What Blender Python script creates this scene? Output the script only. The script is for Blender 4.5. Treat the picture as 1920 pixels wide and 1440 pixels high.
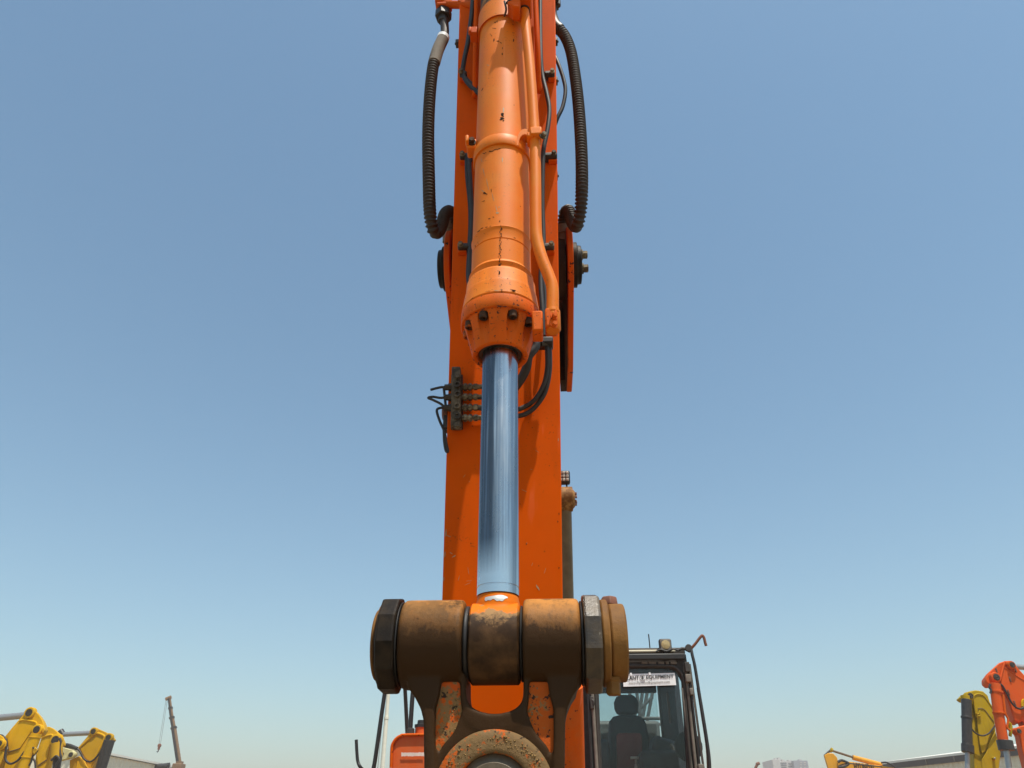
import bpy, bmesh, math, random
from mathutils import Vector, Matrix
random.seed(7)
R = math.radians
scn = bpy.context.scene
C = scn.collection
for o in list(bpy.data.objects): bpy.data.objects.remove(o)

# ------------------------------------------------------------------ camera, sky, sun, exposure
CAMZ, PITCH, FPX = 1.70, R(31.0), 1387.0          # FPX: focal length in pixels of a 1920 wide picture
cam_d = bpy.data.cameras.new('camera'); cam_d.sensor_width = 36.0; cam_d.lens = 36.0*FPX/1920.0
cam_d.clip_start = 0.05; cam_d.clip_end = 6000
cam = bpy.data.objects.new('camera', cam_d); C.objects.link(cam)
cam.location = (0, 0, CAMZ); cam.rotation_euler = (R(90)+PITCH, 0, 0)
scn.camera = cam

SUN_EL, SUN_AZ = R(70.5), R(33.0)                  # azimuth measured from behind the camera towards the right
sdir = Vector((math.sin(SUN_AZ)*math.cos(SUN_EL), -math.cos(SUN_AZ)*math.cos(SUN_EL), math.sin(SUN_EL)))
world = bpy.data.worlds.new('World'); scn.world = world; world.use_nodes = True
wn = world.node_tree; wn.nodes.clear()
sky = wn.nodes.new('ShaderNodeTexSky'); sky.sky_type = 'NISHITA'; sky.sun_disc = False
sky.sun_elevation = SUN_EL; sky.sun_rotation = math.atan2(sdir.x, sdir.y)
sky.altitude = 0; sky.air_density = 1.15; sky.dust_density = 1.3; sky.ozone_density = 1.7
bg = wn.nodes.new('ShaderNodeBackground'); bg.inputs[1].default_value = 0.142
wo = wn.nodes.new('ShaderNodeOutputWorld')
tint = wn.nodes.new('ShaderNodeMix'); tint.data_type = 'RGBA'; tint.blend_type = 'MULTIPLY'; tint.inputs[0].default_value = 1.0
tint.inputs[7].default_value = (0.80, 0.985, 0.93, 1)               # dusty desert air: one even tint over the whole sky
wn.links.new(sky.outputs[0], tint.inputs[6]); wn.links.new(tint.outputs[2], bg.inputs[0]); wn.links.new(bg.outputs[0], wo.inputs[0])
sun_d = bpy.data.lights.new('sun', 'SUN'); sun_d.energy = 4.7; sun_d.angle = R(0.53); sun_d.color = (1.0, 0.93, 0.82)
sun = bpy.data.objects.new('sun', sun_d); C.objects.link(sun)
sun.location = sdir*50; sun.rotation_euler = sdir.to_track_quat('Z', 'Y').to_euler()
scn.view_settings.view_transform = 'Standard'; scn.view_settings.look = 'None'
scn.view_settings.gamma = 1.0; scn.view_settings.exposure = 0.27
scn.view_settings.use_curve_mapping = False

# ------------------------------------------------------------------ pixel -> place helpers
def ray(px, py):
    u, v = (px-960)/FPX, (720-py)/FPX
    return Vector((u, math.cos(PITCH)-v*math.sin(PITCH), math.sin(PITCH)+v*math.cos(PITCH)))
def at(px, py, Y):
    d = ray(px, py); t = Y/d.y
    return Vector((d.x*t, Y, CAMZ+d.z*t))
def atz(px, py, Z):
    d = ray(px, py); t = (Z-CAMZ)/d.z
    return Vector((d.x*t, d.y*t, Z))

# ------------------------------------------------------------------ materials
def nd(nt, t, **kw):
    n = nt.nodes.new(t)
    for k, v in kw.items():
        if k in n.inputs.keys(): n.inputs[k].default_value = v
        else: setattr(n, k, v)
    return n
def rgb(c): return (c[0], c[1], c[2], 1)
def newmat(name):
    m = bpy.data.materials.new(name); m.use_nodes = True
    nt = m.node_tree; b = nt.nodes['Principled BSDF']
    return m, nt, b
def ramp(nt, src, lo, hi):
    r = nt.nodes.new('ShaderNodeMapRange'); r.inputs['From Min'].default_value = lo; r.inputs['From Max'].default_value = hi
    nt.links.new(src, r.inputs['Value']); return r.outputs[0]
def mul(nt, a, b):
    m = nt.nodes.new('ShaderNodeMath'); m.operation = 'MULTIPLY'
    nt.links.new(a, m.inputs[0])
    if isinstance(b, (int, float)): m.inputs[1].default_value = b
    else: nt.links.new(b, m.inputs[1])
    return m.outputs[0]
def mixc(nt, fac, a, b):
    m = nt.nodes.new('ShaderNodeMix'); m.data_type = 'RGBA'
    if isinstance(fac, float): m.inputs[0].default_value = fac
    else: nt.links.new(fac, m.inputs[0])
    for i, c in ((6, a), (7, b)):
        if isinstance(c, tuple): m.inputs[i].default_value = rgb(c)
        else: nt.links.new(c, m.inputs[i])
    return m.outputs[2]
def noise(nt, scale, detail=4, rough=0.55, stretch=None, off=0.0):
    tc = nt.nodes.new('ShaderNodeTexCoord'); mp = nt.nodes.new('ShaderNodeMapping')
    mp.inputs['Location'].default_value = (off, off*1.7, off*0.6)
    if stretch: mp.inputs['Scale'].default_value = stretch
    n = nt.nodes.new('ShaderNodeTexNoise'); n.inputs['Scale'].default_value = scale
    n.inputs['Detail'].default_value = detail; n.inputs['Roughness'].default_value = rough
    nt.links.new(tc.outputs['Object'], mp.inputs[0]); nt.links.new(mp.outputs[0], n.inputs['Vector'])
    return n.outputs['Fac']
def bump(nt, b, src, strength, dist=0.002):
    bp = nt.nodes.new('ShaderNodeBump'); bp.inputs['Strength'].default_value = strength; bp.inputs['Distance'].default_value = dist
    nt.links.new(src, bp.inputs['Height']); nt.links.new(bp.outputs[0], b.inputs['Normal'])

def paint(name, base, var=0.18, dust=(0.45, 0.3, 0.17), dust_amt=0.35, chip=(0.03, 0.018, 0.012), chip_t=0.70, chip_scale=38,
          rough=0.45, scale=1.0, scratch=0.25, spec=0.3, grime=0.45):
    m, nt, b = newmat(name)
    big = noise(nt, 2.3*scale, 5, 0.6)
    dark = tuple(c*(1-var) for c in base); lite = tuple(min(1, c*(1+var)) for c in base)
    col = mixc(nt, ramp(nt, big, 0.3, 0.7), dark, lite)
    dn = noise(nt, 7*scale, 7, 0.68, off=3.1)
    col = mixc(nt, mul(nt, ramp(nt, dn, 0.42, 0.78), dust_amt), col, dust)
    if scratch:
        sc = noise(nt, 30*scale, 2, 0.5, stretch=(1.0, 1.0, 0.06), off=7.7)
        sc2 = noise(nt, 5*scale, 2, 0.5, off=1.2)
        col = mixc(nt, mul(nt, mul(nt, ramp(nt, sc, 0.66, 0.72), ramp(nt, sc2, 0.5, 0.62)), scratch), col, tuple(min(1, c*1.3+0.12) for c in base))
    if grime:
        gs = noise(nt, 16*scale, 4, 0.6, stretch=(1.0, 1.0, 0.10), off=11.3); gm = noise(nt, 2.6*scale, 4, 0.6, off=14.0)
        col = mixc(nt, mul(nt, mul(nt, ramp(nt, gs, 0.46, 0.74), ramp(nt, gm, 0.42, 0.68)), grime), col, (0.085, 0.036, 0.010))
        sp_ = noise(nt, 120*scale, 2, 0.5, off=17.0)
        col = mixc(nt, mul(nt, mul(nt, ramp(nt, sp_, 0.64, 0.70), ramp(nt, gm, 0.46, 0.62)), 0.5), col, (0.10, 0.04, 0.012))
    if chip_t:
        ch = noise(nt, chip_scale*scale, 5, 0.62, off=5.5)
        ch2 = noise(nt, 4.2*scale, 3, 0.5, off=9.1)
        add = nt.nodes.new('ShaderNodeMath'); add.operation = 'ADD'; nt.links.new(ch, add.inputs[0])
        nt.links.new(mul(nt, ch2, 0.35), add.inputs[1])
        f = ramp(nt, add.outputs[0], chip_t+0.16, chip_t+0.19)
        col = mixc(nt, f, col, chip)
    nt.links.new(col, b.inputs['Base Color'])
    rr = nt.nodes.new('ShaderNodeMapRange'); rr.inputs['To Min'].default_value = rough-0.08; rr.inputs['To Max'].default_value = rough+0.25
    nt.links.new(dn, rr.inputs['Value']); nt.links.new(rr.outputs[0], b.inputs['Roughness'])
    b.inputs['Specular IOR Level'].default_value = spec
    fine = noise(nt, 160*scale, 3, 0.6)
    bump(nt, b, fine, 0.10, 0.001)
    return m
def plain(name, base, rough=0.6, var=0.25, metal=0.0, scale=1.0, bstr=0.15, spec=None):
    m, nt, b = newmat(name)
    n = noise(nt, 14*scale, 6, 0.65)
    col = mixc(nt, ramp(nt, n, 0.3, 0.72), tuple(c*(1-var) for c in base), tuple(min(1, c*(1+var)) for c in base))
    nt.links.new(col, b.inputs['Base Color'])
    b.inputs['Roughness'].default_value = rough; b.inputs['Metallic'].default_value = metal
    if spec is not None: b.inputs['Specular IOR Level'].default_value = spec
    if bstr: bump(nt, b, noise(nt, 90*scale, 4, 0.6), bstr, 0.001)
    return m
def grimy(name, base, mid, top, mid_t=(0.45, 0.62), top_t=(0.52, 0.62), s1=9.0, s2=22.0, rough=0.7, bstr=0.5, off=0.0, st=None, speck=None, grease=None, spec=0.25):
    """iron under grease (base), dried dust (mid) and remains of paint or crust (top)"""
    m, nt, b = newmat(name)
    n1 = noise(nt, s1, 6, 0.62, off=off); n2 = noise(nt, s2, 7, 0.7, off=off+4.0, stretch=st)
    n3 = noise(nt, 3.2, 3, 0.5, off=off+8.0)
    col = mixc(nt, ramp(nt, n1, *mid_t), base, mid)
    ad = nt.nodes.new('ShaderNodeMath'); ad.operation = 'ADD'; nt.links.new(mul(nt, n2, 0.5), ad.inputs[0]); nt.links.new(mul(nt, n3, 0.5), ad.inputs[1])
    col = mixc(nt, ramp(nt, ad.outputs[0], *top_t), col, top)
    if grease:      # (z below which grease and painted-in shade cover the dust, z above which none is left, colour)
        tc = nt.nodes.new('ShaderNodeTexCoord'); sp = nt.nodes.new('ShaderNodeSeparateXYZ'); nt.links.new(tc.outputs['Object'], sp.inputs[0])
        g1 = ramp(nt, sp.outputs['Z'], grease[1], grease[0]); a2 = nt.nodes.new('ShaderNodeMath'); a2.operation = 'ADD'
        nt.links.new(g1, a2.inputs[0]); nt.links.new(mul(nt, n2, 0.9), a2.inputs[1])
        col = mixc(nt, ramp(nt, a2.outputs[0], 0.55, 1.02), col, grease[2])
    b.inputs['Specular IOR Level'].default_value = spec
    if speck:
        n4 = noise(nt, 75, 4, 0.6, off=off+2.0)
        col = mixc(nt, ramp(nt, n4, 0.61, 0.65), col, speck)
    nt.links.new(col, b.inputs['Base Color'])
    rr = nt.nodes.new('ShaderNodeMapRange'); rr.inputs['To Min'].default_value = rough-0.25; rr.inputs['To Max'].default_value = rough+0.25
    nt.links.new(n1, rr.inputs['Value']); nt.links.new(rr.outputs[0], b.inputs['Roughness'])
    bump(nt, b, noise(nt, 70, 6, 0.7, off=off), bstr, 0.003)
    return m

M = {}
M['arm'] = paint('arm_orange_paint', (0.72, 0.090, 0.0), var=0.10, dust=(0.62, 0.11, 0.004), dust_amt=0.3, chip_t=0.80, chip_scale=55, rough=0.5, spec=0.04, grime=0.38)
M['barrel'] = paint('faded_orange_paint', (0.78, 0.175, 0.002), var=0.08, dust=(0.72, 0.28, 0.04), dust_amt=0.5, chip_t=0.74, chip_scale=70, rough=0.45, spec=0.2)
M['head'] = paint('chipped_orange_paint', (0.68, 0.10, 0.0), var=0.1, dust=(0.60, 0.19, 0.03), dust_amt=0.45, chip_t=0.66, chip_scale=95, rough=0.5, spec=0.12)
M['boom'] = paint('boom_orange_paint', (0.62, 0.085, 0.0), var=0.15, dust=(0.38, 0.14, 0.035), dust_amt=0.5, chip_t=0.66, chip_scale=40, rough=0.5, spec=0.1)
M['house'] = paint('house_orange_paint', (0.62, 0.10, 0.015), var=0.06, dust=(0.58, 0.2, 0.08), dust_amt=0.4, chip_t=0.76, rough=0.4)
M['hose'] = plain('black_rubber', (0.022, 0.018, 0.016), 0.55, 0.4, bstr=0.3)
M['corr'] = plain('dusty_spiral_hose', (0.034, 0.021, 0.013), 0.6, 0.5, scale=2)
M['sleeve'] = plain('grey_hose_sleeve', (0.20, 0.16, 0.12), 0.8, 0.3)
M['clamp'] = plain('dark_clamp_metal', (0.045, 0.036, 0.028), 0.5, 0.4, 0.3)
M['bolt'] = plain('greasy_bolt_metal', (0.05, 0.04, 0.032), 0.4, 0.4, 0.6)
M['headbolt'] = grimy('half_painted_bolt', (0.035, 0.020, 0.010), (0.10, 0.04, 0.012), (0.50, 0.10, 0.004), s1=60, s2=70)
M['steel'] = plain('dull_steel', (0.38, 0.35, 0.31), 0.4, 0.3, 0.8)
M['fitting'] = grimy('dirty_fitting_metal', (0.07, 0.052, 0.032), (0.22, 0.17, 0.10), (0.34, 0.29, 0.2), s1=40, s2=90)
M['manifold'] = grimy('oily_manifold', (0.045, 0.035, 0.022), (0.13, 0.10, 0.06), (0.2, 0.16, 0.1), s1=35, s2=60, rough=0.55)
M['housing'] = grimy('greasy_shaded_cast_iron', (0.075, 0.036, 0.013), (0.25, 0.115, 0.034), (0.56, 0.23, 0.055), (0.34, 0.62), (0.465, 0.56), 8, 34, grease=(CAMZ+0.30, CAMZ+0.46, (0.044, 0.021, 0.0075)), rough=0.55, spec=0.10, st=(1, 1, 0.45))  # darker lower side: grease plus shade put into the colour
M['eye'] = grimy('worn_rod_eye', (0.060, 0.032, 0.018), (0.15, 0.085, 0.045), (0.55, 0.17, 0.03), (0.42, 0.66), (0.54, 0.56), 12, 26)
M['flange'] = grimy('black_worn_flange', (0.014, 0.010, 0.007), (0.040, 0.026, 0.014), (0.22, 0.17, 0.12), (0.45, 0.7), (0.60, 0.68), 14, 40, rough=0.5, spec=0.12)
M['wornflange'] = grimy('polished_worn_flange', (0.030, 0.020, 0.012), (0.10, 0.065, 0.030), (0.62, 0.54, 0.44), (0.40, 0.62), (0.50, 0.58), 11, 26, rough=0.42, off=3.0, spec=0.6)
M['collar'] = grimy('rusty_collar', (0.13, 0.052, 0.010), (0.25, 0.115, 0.026), (0.42, 0.22, 0.065), (0.35, 0.65), (0.52, 0.66), 9, 35, rough=0.7, off=2.0)
M['rib'] = grimy('greasy_rib_fork_shade', (0.034, 0.018, 0.008), (0.065, 0.036, 0.016), (0.12, 0.075, 0.035), (0.45, 0.7), (0.56, 0.66), 9, 35, off=6)  # greasy iron; also paints the shade inside the boom fork
M['web'] = grimy('link_panel_paint_and_crust', (0.56, 0.080, 0.0), (0.46, 0.085, 0.004), (0.25, 0.13, 0.042), (0.4, 0.6), (0.528, 0.556), 14, 60, rough=0.7, bstr=0.9, off=1.0, speck=(0.03, 0.016, 0.008))
M['boss'] = grimy('crusted_boss_paint', (0.52, 0.085, 0.0), (0.36, 0.075, 0.006), (0.17, 0.10, 0.038), (0.4, 0.6), (0.512, 0.540), 14, 60, rough=0.75, bstr=1.0, off=4.0, speck=(0.03, 0.016, 0.008))
M['plug'] = plain('worn_plug_steel', (0.115, 0.085, 0.052), 0.5, 0.3, 0.2, scale=3)
M['mud'] = grimy('dried_mud', (0.19, 0.115, 0.045), (0.28, 0.175, 0.075), (0.10, 0.055, 0.02), s1=60, s2=110, rough=0.9, spec=0.05)
M['primer'] = plain('bare_dark_chip', (0.028, 0.013, 0.006), 0.8, 0.4, spec=0.05)
M['bare'] = plain('bare_grey_scrape', (0.42, 0.27, 0.12), 0.6, 0.3)
M['black'] = plain('black_painted_metal', (0.020, 0.018, 0.017), 0.5, 0.3)
M['frame'] = plain('dusty_cab_frame', (0.040, 0.033, 0.027), 0.6, 0.35)
M['frame_lit'] = plain('grey_cab_trim', (0.17, 0.145, 0.115), 0.65, 0.3)
M['cream'] = plain('cream_cab_roof', (0.62, 0.54, 0.38), 0.6, 0.1)
M['fabric'] = plain('dark_seat_fabric', (0.018, 0.024, 0.032), 0.9, 0.3)
M['redfabric'] = plain('maroon_seat_fabric', (0.17, 0.035, 0.035), 0.9, 0.2)
M['interior'] = plain('cab_lining', (0.030, 0.038, 0.050), 0.8, 0.3)
M['rust'] = plain('rusty_steel', (0.17, 0.06, 0.03), 0.7, 0.4)
M['white'] = plain('white_card', (0.86, 0.86, 0.85), 0.5, 0.02)
M['ink'] = plain('black_ink', (0.012, 0.012, 0.014), 0.5, 0.1, bstr=0)
M['greyink'] = plain('grey_ink', (0.20, 0.20, 0.20), 0.5, 0.1, bstr=0)
M['decal'] = plain('worn_white_decal', (0.72, 0.58, 0.5), 0.6, 0.12)
M['lens'] = plain('amber_lamp_lens', (0.42, 0.32, 0.15), 0.25, 0.3, scale=3)
M['led'] = plain('led_lamp_face', (0.36, 0.31, 0.26), 0.3, 0.5, scale=6)
M['hood'] = plain('grey_engine_cover', (0.13, 0.125, 0.12), 0.6, 0.15)
M['stack'] = plain('pale_exhaust_metal', (0.55, 0.55, 0.54), 0.4, 0.1, 0.3)
M['rodbrown'] = plain('dusty_cylinder_paint', (0.14, 0.095, 0.05), 0.45, 0.3)
M['yellow'] = paint('yellow_machine_paint', (0.60, 0.32, 0.002), var=0.12, dust=(0.60, 0.40, 0.08), dust_amt=0.25, spec=0.12, chip_t=0.72, chip_scale=9, rough=0.5, scale=0.6)
M['yellow2'] = paint('ochre_machine_paint', (0.50, 0.27, 0.008), var=0.12, dust=(0.5, 0.33, 0.06), dust_amt=0.25, spec=0.12, chip_t=0.72, chip_scale=9, rough=0.5, scale=0.6)
M['olive'] = paint('olive_yellow_paint', (0.40, 0.26, 0.004), var=0.1, dust=(0.46, 0.33, 0.06), dust_amt=0.25, spec=0.12, chip_t=0.74, chip_scale=9, rough=0.5, scale=0.6)
M['amber'] = paint('amber_machine_paint', (0.66, 0.29, 0.008), var=0.1, dust=(0.6, 0.4, 0.14), dust_amt=0.3, chip_t=0.74, chip_scale=9, rough=0.5, scale=0.6)
M['palelink'] = plain('pale_link_paint', (0.52, 0.46, 0.22), 0.6, 0.15)
M['redor'] = paint('red_orange_paint', (0.62, 0.085, 0.012), var=0.08, dust=(0.58, 0.16, 0.03), dust_amt=0.3, spec=0.12, chip_t=0.74, chip_scale=10, rough=0.5, scale=0.6)
M['darkcyl'] = plain('dark_cylinder_paint', (0.030, 0.027, 0.025), 0.45, 0.4)
M['chrome_far'] = plain('far_chrome', (0.34, 0.33, 0.32), 0.3, 0.1, 0.5, bstr=0)
M['whitepole'] = plain('cream_white_pole', (0.72, 0.68, 0.56), 0.6, 0.1)
M['cable'] = plain('grey_cable', (0.18, 0.18, 0.18), 0.6, 0.1)
M['cranep'] = plain('tan_crane_paint', (0.20, 0.115, 0.055), 0.6, 0.25)
M['conc'] = plain('pale_concrete', (0.48, 0.47, 0.45), 0.9, 0.1, scale=0.05, bstr=0)
M['conc2'] = plain('grey_blue_concrete', (0.22, 0.25, 0.29), 0.9, 0.1, scale=0.05, bstr=0)
M['winfar'] = plain('far_window_glass', (0.09, 0.11, 0.14), 0.2, 0.2, bstr=0)
M['gutter'] = plain('dark_gutter', (0.045, 0.038, 0.035), 0.6, 0.2)
M['roofw'] = plain('white_roof_edge', (0.75, 0.72, 0.64), 0.6, 0.05)
M['clad'] = plain('cream_cladding', (0.68, 0.62, 0.47), 0.7, 0.12, scale=0.2)

M['dirtytop'] = grimy('oily_dirty_orange', (0.20, 0.07, 0.014), (0.34, 0.15, 0.045), (0.05, 0.026, 0.012), (0.4, 0.6), (0.50, 0.56), 20, 40)
# chrome with oil smears, lengthwise streaks and a painted dark reflection
m, nt, b = newmat('chrome_piston_rod'); M['chrome'] = m
s1 = noise(nt, 60, 4, 0.6, stretch=(1, 1, 0.02)); s2 = noise(nt, 9, 6, 0.65, stretch=(1, 1, 0.35), off=2)
s3 = noise(nt, 160, 3, 0.5, stretch=(1, 1, 0.01), off=5)
tcx = nt.nodes.new('ShaderNodeTexCoord'); sep = nt.nodes.new('ShaderNodeSeparateXYZ'); nt.links.new(tcx.outputs['Object'], sep.inputs[0])
left = ramp(nt, sep.outputs['X'], 0.006, -0.012)                  # dark left side: seal oil streaks plus a dark reflection painted in
low = ramp(nt, sep.outputs['Z'], CAMZ+0.51, CAMZ+0.60)            # below that a dull film of dust
f = mul(nt, ramp(nt, s1, 0.36, 0.60), ramp(nt, s2, 0.28, 0.55))
col = mixc(nt, mul(nt, mul(nt, f, low), 0.75), (0.68, 0.68, 0.67), (0.30, 0.32, 0.34))
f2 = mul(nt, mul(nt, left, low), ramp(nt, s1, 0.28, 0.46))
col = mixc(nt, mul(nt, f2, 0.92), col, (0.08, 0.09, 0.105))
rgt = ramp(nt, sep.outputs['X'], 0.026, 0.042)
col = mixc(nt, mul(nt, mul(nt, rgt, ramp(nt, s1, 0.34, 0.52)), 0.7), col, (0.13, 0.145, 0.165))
col = mixc(nt, mul(nt, mul(nt, ramp(nt, s3, 0.5, 0.62), low), 0.55), col, (0.22, 0.25, 0.30))
nt.links.new(col, b.inputs['Base Color']); b.inputs['Metallic'].default_value = 1.0
rr = nt.nodes.new('ShaderNodeMapRange'); rr.inputs['From Min'].default_value = 0.3; rr.inputs['From Max'].default_value = 0.75
rr.inputs['To Min'].default_value = 0.07; rr.inputs['To Max'].default_value = 0.42
nt.links.new(s2, rr.inputs['Value']); nt.links.new(rr.outputs[0], b.inputs['Roughness'])
bump(nt, b, s1, 0.05, 0.0005)
# tinted glass, one pane
def glassmat(name, tint, refl):
    m = bpy.data.materials.new(name); m.use_nodes = True; nt = m.node_tree; nt.nodes.clear()
    t = nt.nodes.new('ShaderNodeBsdfTransparent'); t.inputs[0].default_value = rgb(tint)
    g = nt.nodes.new('ShaderNodeBsdfGlossy'); g.inputs['Roughness'].default_value = 0.03
    fr = nt.nodes.new('ShaderNodeFresnel'); fr.inputs[0].default_value = refl
    mx = nt.nodes.new('ShaderNodeMixShader'); ou = nt.nodes.new('ShaderNodeOutputMaterial')
    nt.links.new(fr.outputs[0], mx.inputs[0]); nt.links.new(t.outputs[0], mx.inputs[1]); nt.links.new(g.outputs[0], mx.inputs[2])
    nt.links.new(mx.outputs[0], ou.inputs[0]); return m
M['glass'] = glassmat('tinted_cab_glass', (0.84, 0.885, 0.885), 1.40)
# ground
m, nt, b = newmat('sandy_yard'); M['sand'] = m
col = mixc(nt, ramp(nt, noise(nt, 0.35, 7, 0.65), 0.3, 0.7), (0.20, 0.15, 0.095), (0.29, 0.225, 0.15))
col = mixc(nt, ramp(nt, noise(nt, 6, 6, 0.7, off=2), 0.55, 0.75), col, (0.16, 0.12, 0.08))
nt.links.new(col, b.inputs['Base Color']); b.inputs['Roughness'].default_value = 0.95
bump(nt, b, noise(nt, 8, 8, 0.7), 0.6, 0.05)

# ------------------------------------------------------------------ mesh builder
class MB:
    def __init__(s): s.v = []; s.f = []
    def add(s, vs, fs):
        n = len(s.v); s.v += [Vector(v) for v in vs]; s.f += [tuple(i+n for i in f) for f in fs]; return s
    def box(s, c, d, rot=None):
        c = Vector(c); vs = []
        for x in (-.5, .5):
            for y in (-.5, .5):
                for z in (-.5, .5):
                    p = Vector((x*d[0], y*d[1], z*d[2]))
                    if rot is not None: p = rot @ p
                    vs.append(c+p)
        return s.add(vs, [(0,1,3,2),(4,6,7,5),(0,4,5,1),(2,3,7,6),(0,2,6,4),(1,5,7,3)])
    def lathe(s, o, axis, prof, seg=32, cap=True, phase=0.0, arc=None):
        """prof: list of (distance along axis, radius)"""
        o = Vector(o); ax = Vector(axis).normalized()
        t = Vector((0, 0, 1)) if abs(ax.z) < 0.9 else Vector((1, 0, 0))
        u = ax.cross(t).normalized(); w = ax.cross(u)
        n0 = len(s.v)
        for (d, r) in prof:
            for k in range(seg):
                a = phase+2*math.pi*k/seg
                s.v.append(o+ax*d+(u*math.cos(a)+w*math.sin(a))*r)
        for i in range(len(prof)-1):
            for k in range(seg):
                k2 = (k+1) % seg
                s.f.append((n0+i*seg+k, n0+i*seg+k2, n0+(i+1)*seg+k2, n0+(i+1)*seg+k))
        if cap:
            if prof[0][1] > 1e-5: s.f.append(tuple(n0+k for k in range(seg))[::-1])
            if prof[-1][1] > 1e-5: s.f.append(tuple(n0+(len(prof)-1)*seg+k for k in range(seg)))
        return s
    def cyl(s, p0, p1, r0, r1=None, seg=20, phase=0.0):
        p0, p1 = Vector(p0), Vector(p1); L = (p1-p0).length
        return s.lathe(p0, p1-p0, [(0, r0), (L, r0 if r1 is None else r1)], seg, True, phase)
    def tube(s, pts, r, seg=12, sub=8, rf=None, smooth=True):
        pts = [Vector(p) for p in pts]
        if smooth and len(pts) > 2:
            q = []
            P = [pts[0]*2-pts[1]]+pts+[pts[-1]*2-pts[-2]]
            for i in range(1, len(P)-2):
                for k in range(sub):
                    t = k/sub; a, b_, c, d = P[i-1], P[i], P[i+1], P[i+2]
                    q.append(0.5*((2*b_)+(c-a)*t+(2*a-5*b_+4*c-d)*t*t+(3*b_-a-3*c+d)*t**3))
            q.append(pts[-1]); pts = q
        if rf:   # resample evenly, rf gives (spacing, function of arc length -> radius factor)
            sp, fn = rf; out = [pts[0]]; acc = 0.0
            for i in range(1, len(pts)):
                a, b_ = pts[i-1], pts[i]; L = (b_-a).length; pos = sp-acc
                while pos <= L:
                    out.append(a+(b_-a)*(pos/L)); pos += sp
                acc = L-(pos-sp)
            pts = out; rad = [r*fn(i*sp, i) for i in range(len(pts))]
        else: rad = [r]*len(pts)
        n0 = len(s.v); nrm = None
        for i, p in enumerate(pts):
            tg = (pts[min(i+1, len(pts)-1)]-pts[max(i-1, 0)]).normalized()
            if nrm is None:
                t = Vector((0, 0, 1)) if abs(tg.z) < 0.9 else Vector((1, 0, 0)); nrm = tg.cross(t).normalized()
            nrm = (nrm-tg*nrm.dot(tg)).normalized(); bn = tg.cross(nrm)
            for k in range(seg):
                a = 2*math.pi*k/seg
                s.v.append(p+(nrm*math.cos(a)+bn*math.sin(a))*rad[i])
        for i in range(len(pts)-1):
            for k in range(seg):
                k2 = (k+1) % seg
                s.f.append((n0+i*seg+k, n0+i*seg+k2, n0+(i+1)*seg+k2, n0+(i+1)*seg+k))
        s.f.append(tuple(n0+k for k in range(seg))[::-1]); s.f.append(tuple(n0+(len(pts)-1)*seg+k for k in range(seg)))
        return s
    def prism(s, pts, off):
        """polygon (3D points in order) pushed along the vector off"""
        pts = [Vector(p) for p in pts]; off = Vector(off); n = len(pts)
        vs = pts+[p+off for p in pts]
        fs = [tuple(range(n)), tuple(range(2*n-1, n-1, -1))]
        for i in range(n):
            j = (i+1) % n; fs.append((i, n+i, n+j, j))
        return s.add(vs, fs)
    def ringprism(s, outer, inner, off):
        o = [Vector(p) for p in outer]; i_ = [Vector(p) for p in inner]; off = Vector(off); n = len(o)
        vs = o+i_+[p+off for p in o]+[p+off for p in i_]; fs = []
        for k in range(n):
            j = (k+1) % n
            fs += [(k, j, n+j, n+k), (2*n+k, 3*n+k, 3*n+j, 2*n+j), (k, 2*n+k, 2*n+j, j), (n+k, n+j, 3*n+j, 3*n+k)]
        return s.add(vs, fs)
    def build(s, name, mat, parent=None, bevel=0.0, smooth=35, seg=2, label=None, mods=None):
        me = bpy.data.meshes.new(name); me.from_pydata([tuple(v) for v in s.v], [], s.f)
        bm = bmesh.new(); bm.from_mesh(me); bmesh.ops.recalc_face_normals(bm, faces=bm.faces); bm.to_mesh(me); bm.free()
        if smooth:
            for p in me.polygons: p.use_smooth = True
            me.set_sharp_from_angle(angle=R(smooth))
        me.materials.append(mat)
        o = bpy.data.objects.new(name, me); C.objects.link(o)
        if parent is not None: o.parent = parent
        if bevel:
            b_ = o.modifiers.new('edge', 'BEVEL'); b_.width = bevel; b_.segments = seg; b_.limit_method = 'ANGLE'; b_.angle_limit = R(40)
            b_.harden_normals = False
        if label: o['label'] = label
        return o

def tag(o, label, cat, group=None, kind=None):
    if label: o['label'] = label
    if cat: o['category'] = cat
    if group: o['group'] = group
    if kind: o['kind'] = kind
    return o
def thing(name, label, cat, loc, rz=0.0, group=None):
    o = bpy.data.objects.new(name, None); C.objects.link(o); o.empty_display_size = 0.3
    o.location = loc; o.rotation_euler = (0, 0, rz)
    return tag(o, label, cat, group)
def dup(o, parent=None, loc=None):
    c = o.copy(); C.objects.link(c)
    if parent is not None: c.parent = parent
    if loc is not None: c.location = loc
    for ch in list(o.children): dup(ch, c)
    return c
def text_mesh(body, size, bold=0.0, extrude=0.0005):
    cu = bpy.data.curves.new('lettering', 'FONT'); cu.body = body; cu.size = size; cu.offset = bold; cu.extrude = extrude
    cu.align_x = 'LEFT'; cu.resolution_u = 3
    to = bpy.data.objects.new('lettering_source', cu); C.objects.link(to)
    dg = bpy.context.evaluated_depsgraph_get(); dg.update()
    me = bpy.data.meshes.new_from_object(to.evaluated_get(dg)); bpy.data.objects.remove(to); bpy.data.curves.remove(cu)
    xs = [v.co.x for v in me.vertices]; ys = [v.co.y for v in me.vertices]
    return me, min(xs), max(xs), min(ys), max(ys)
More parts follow.
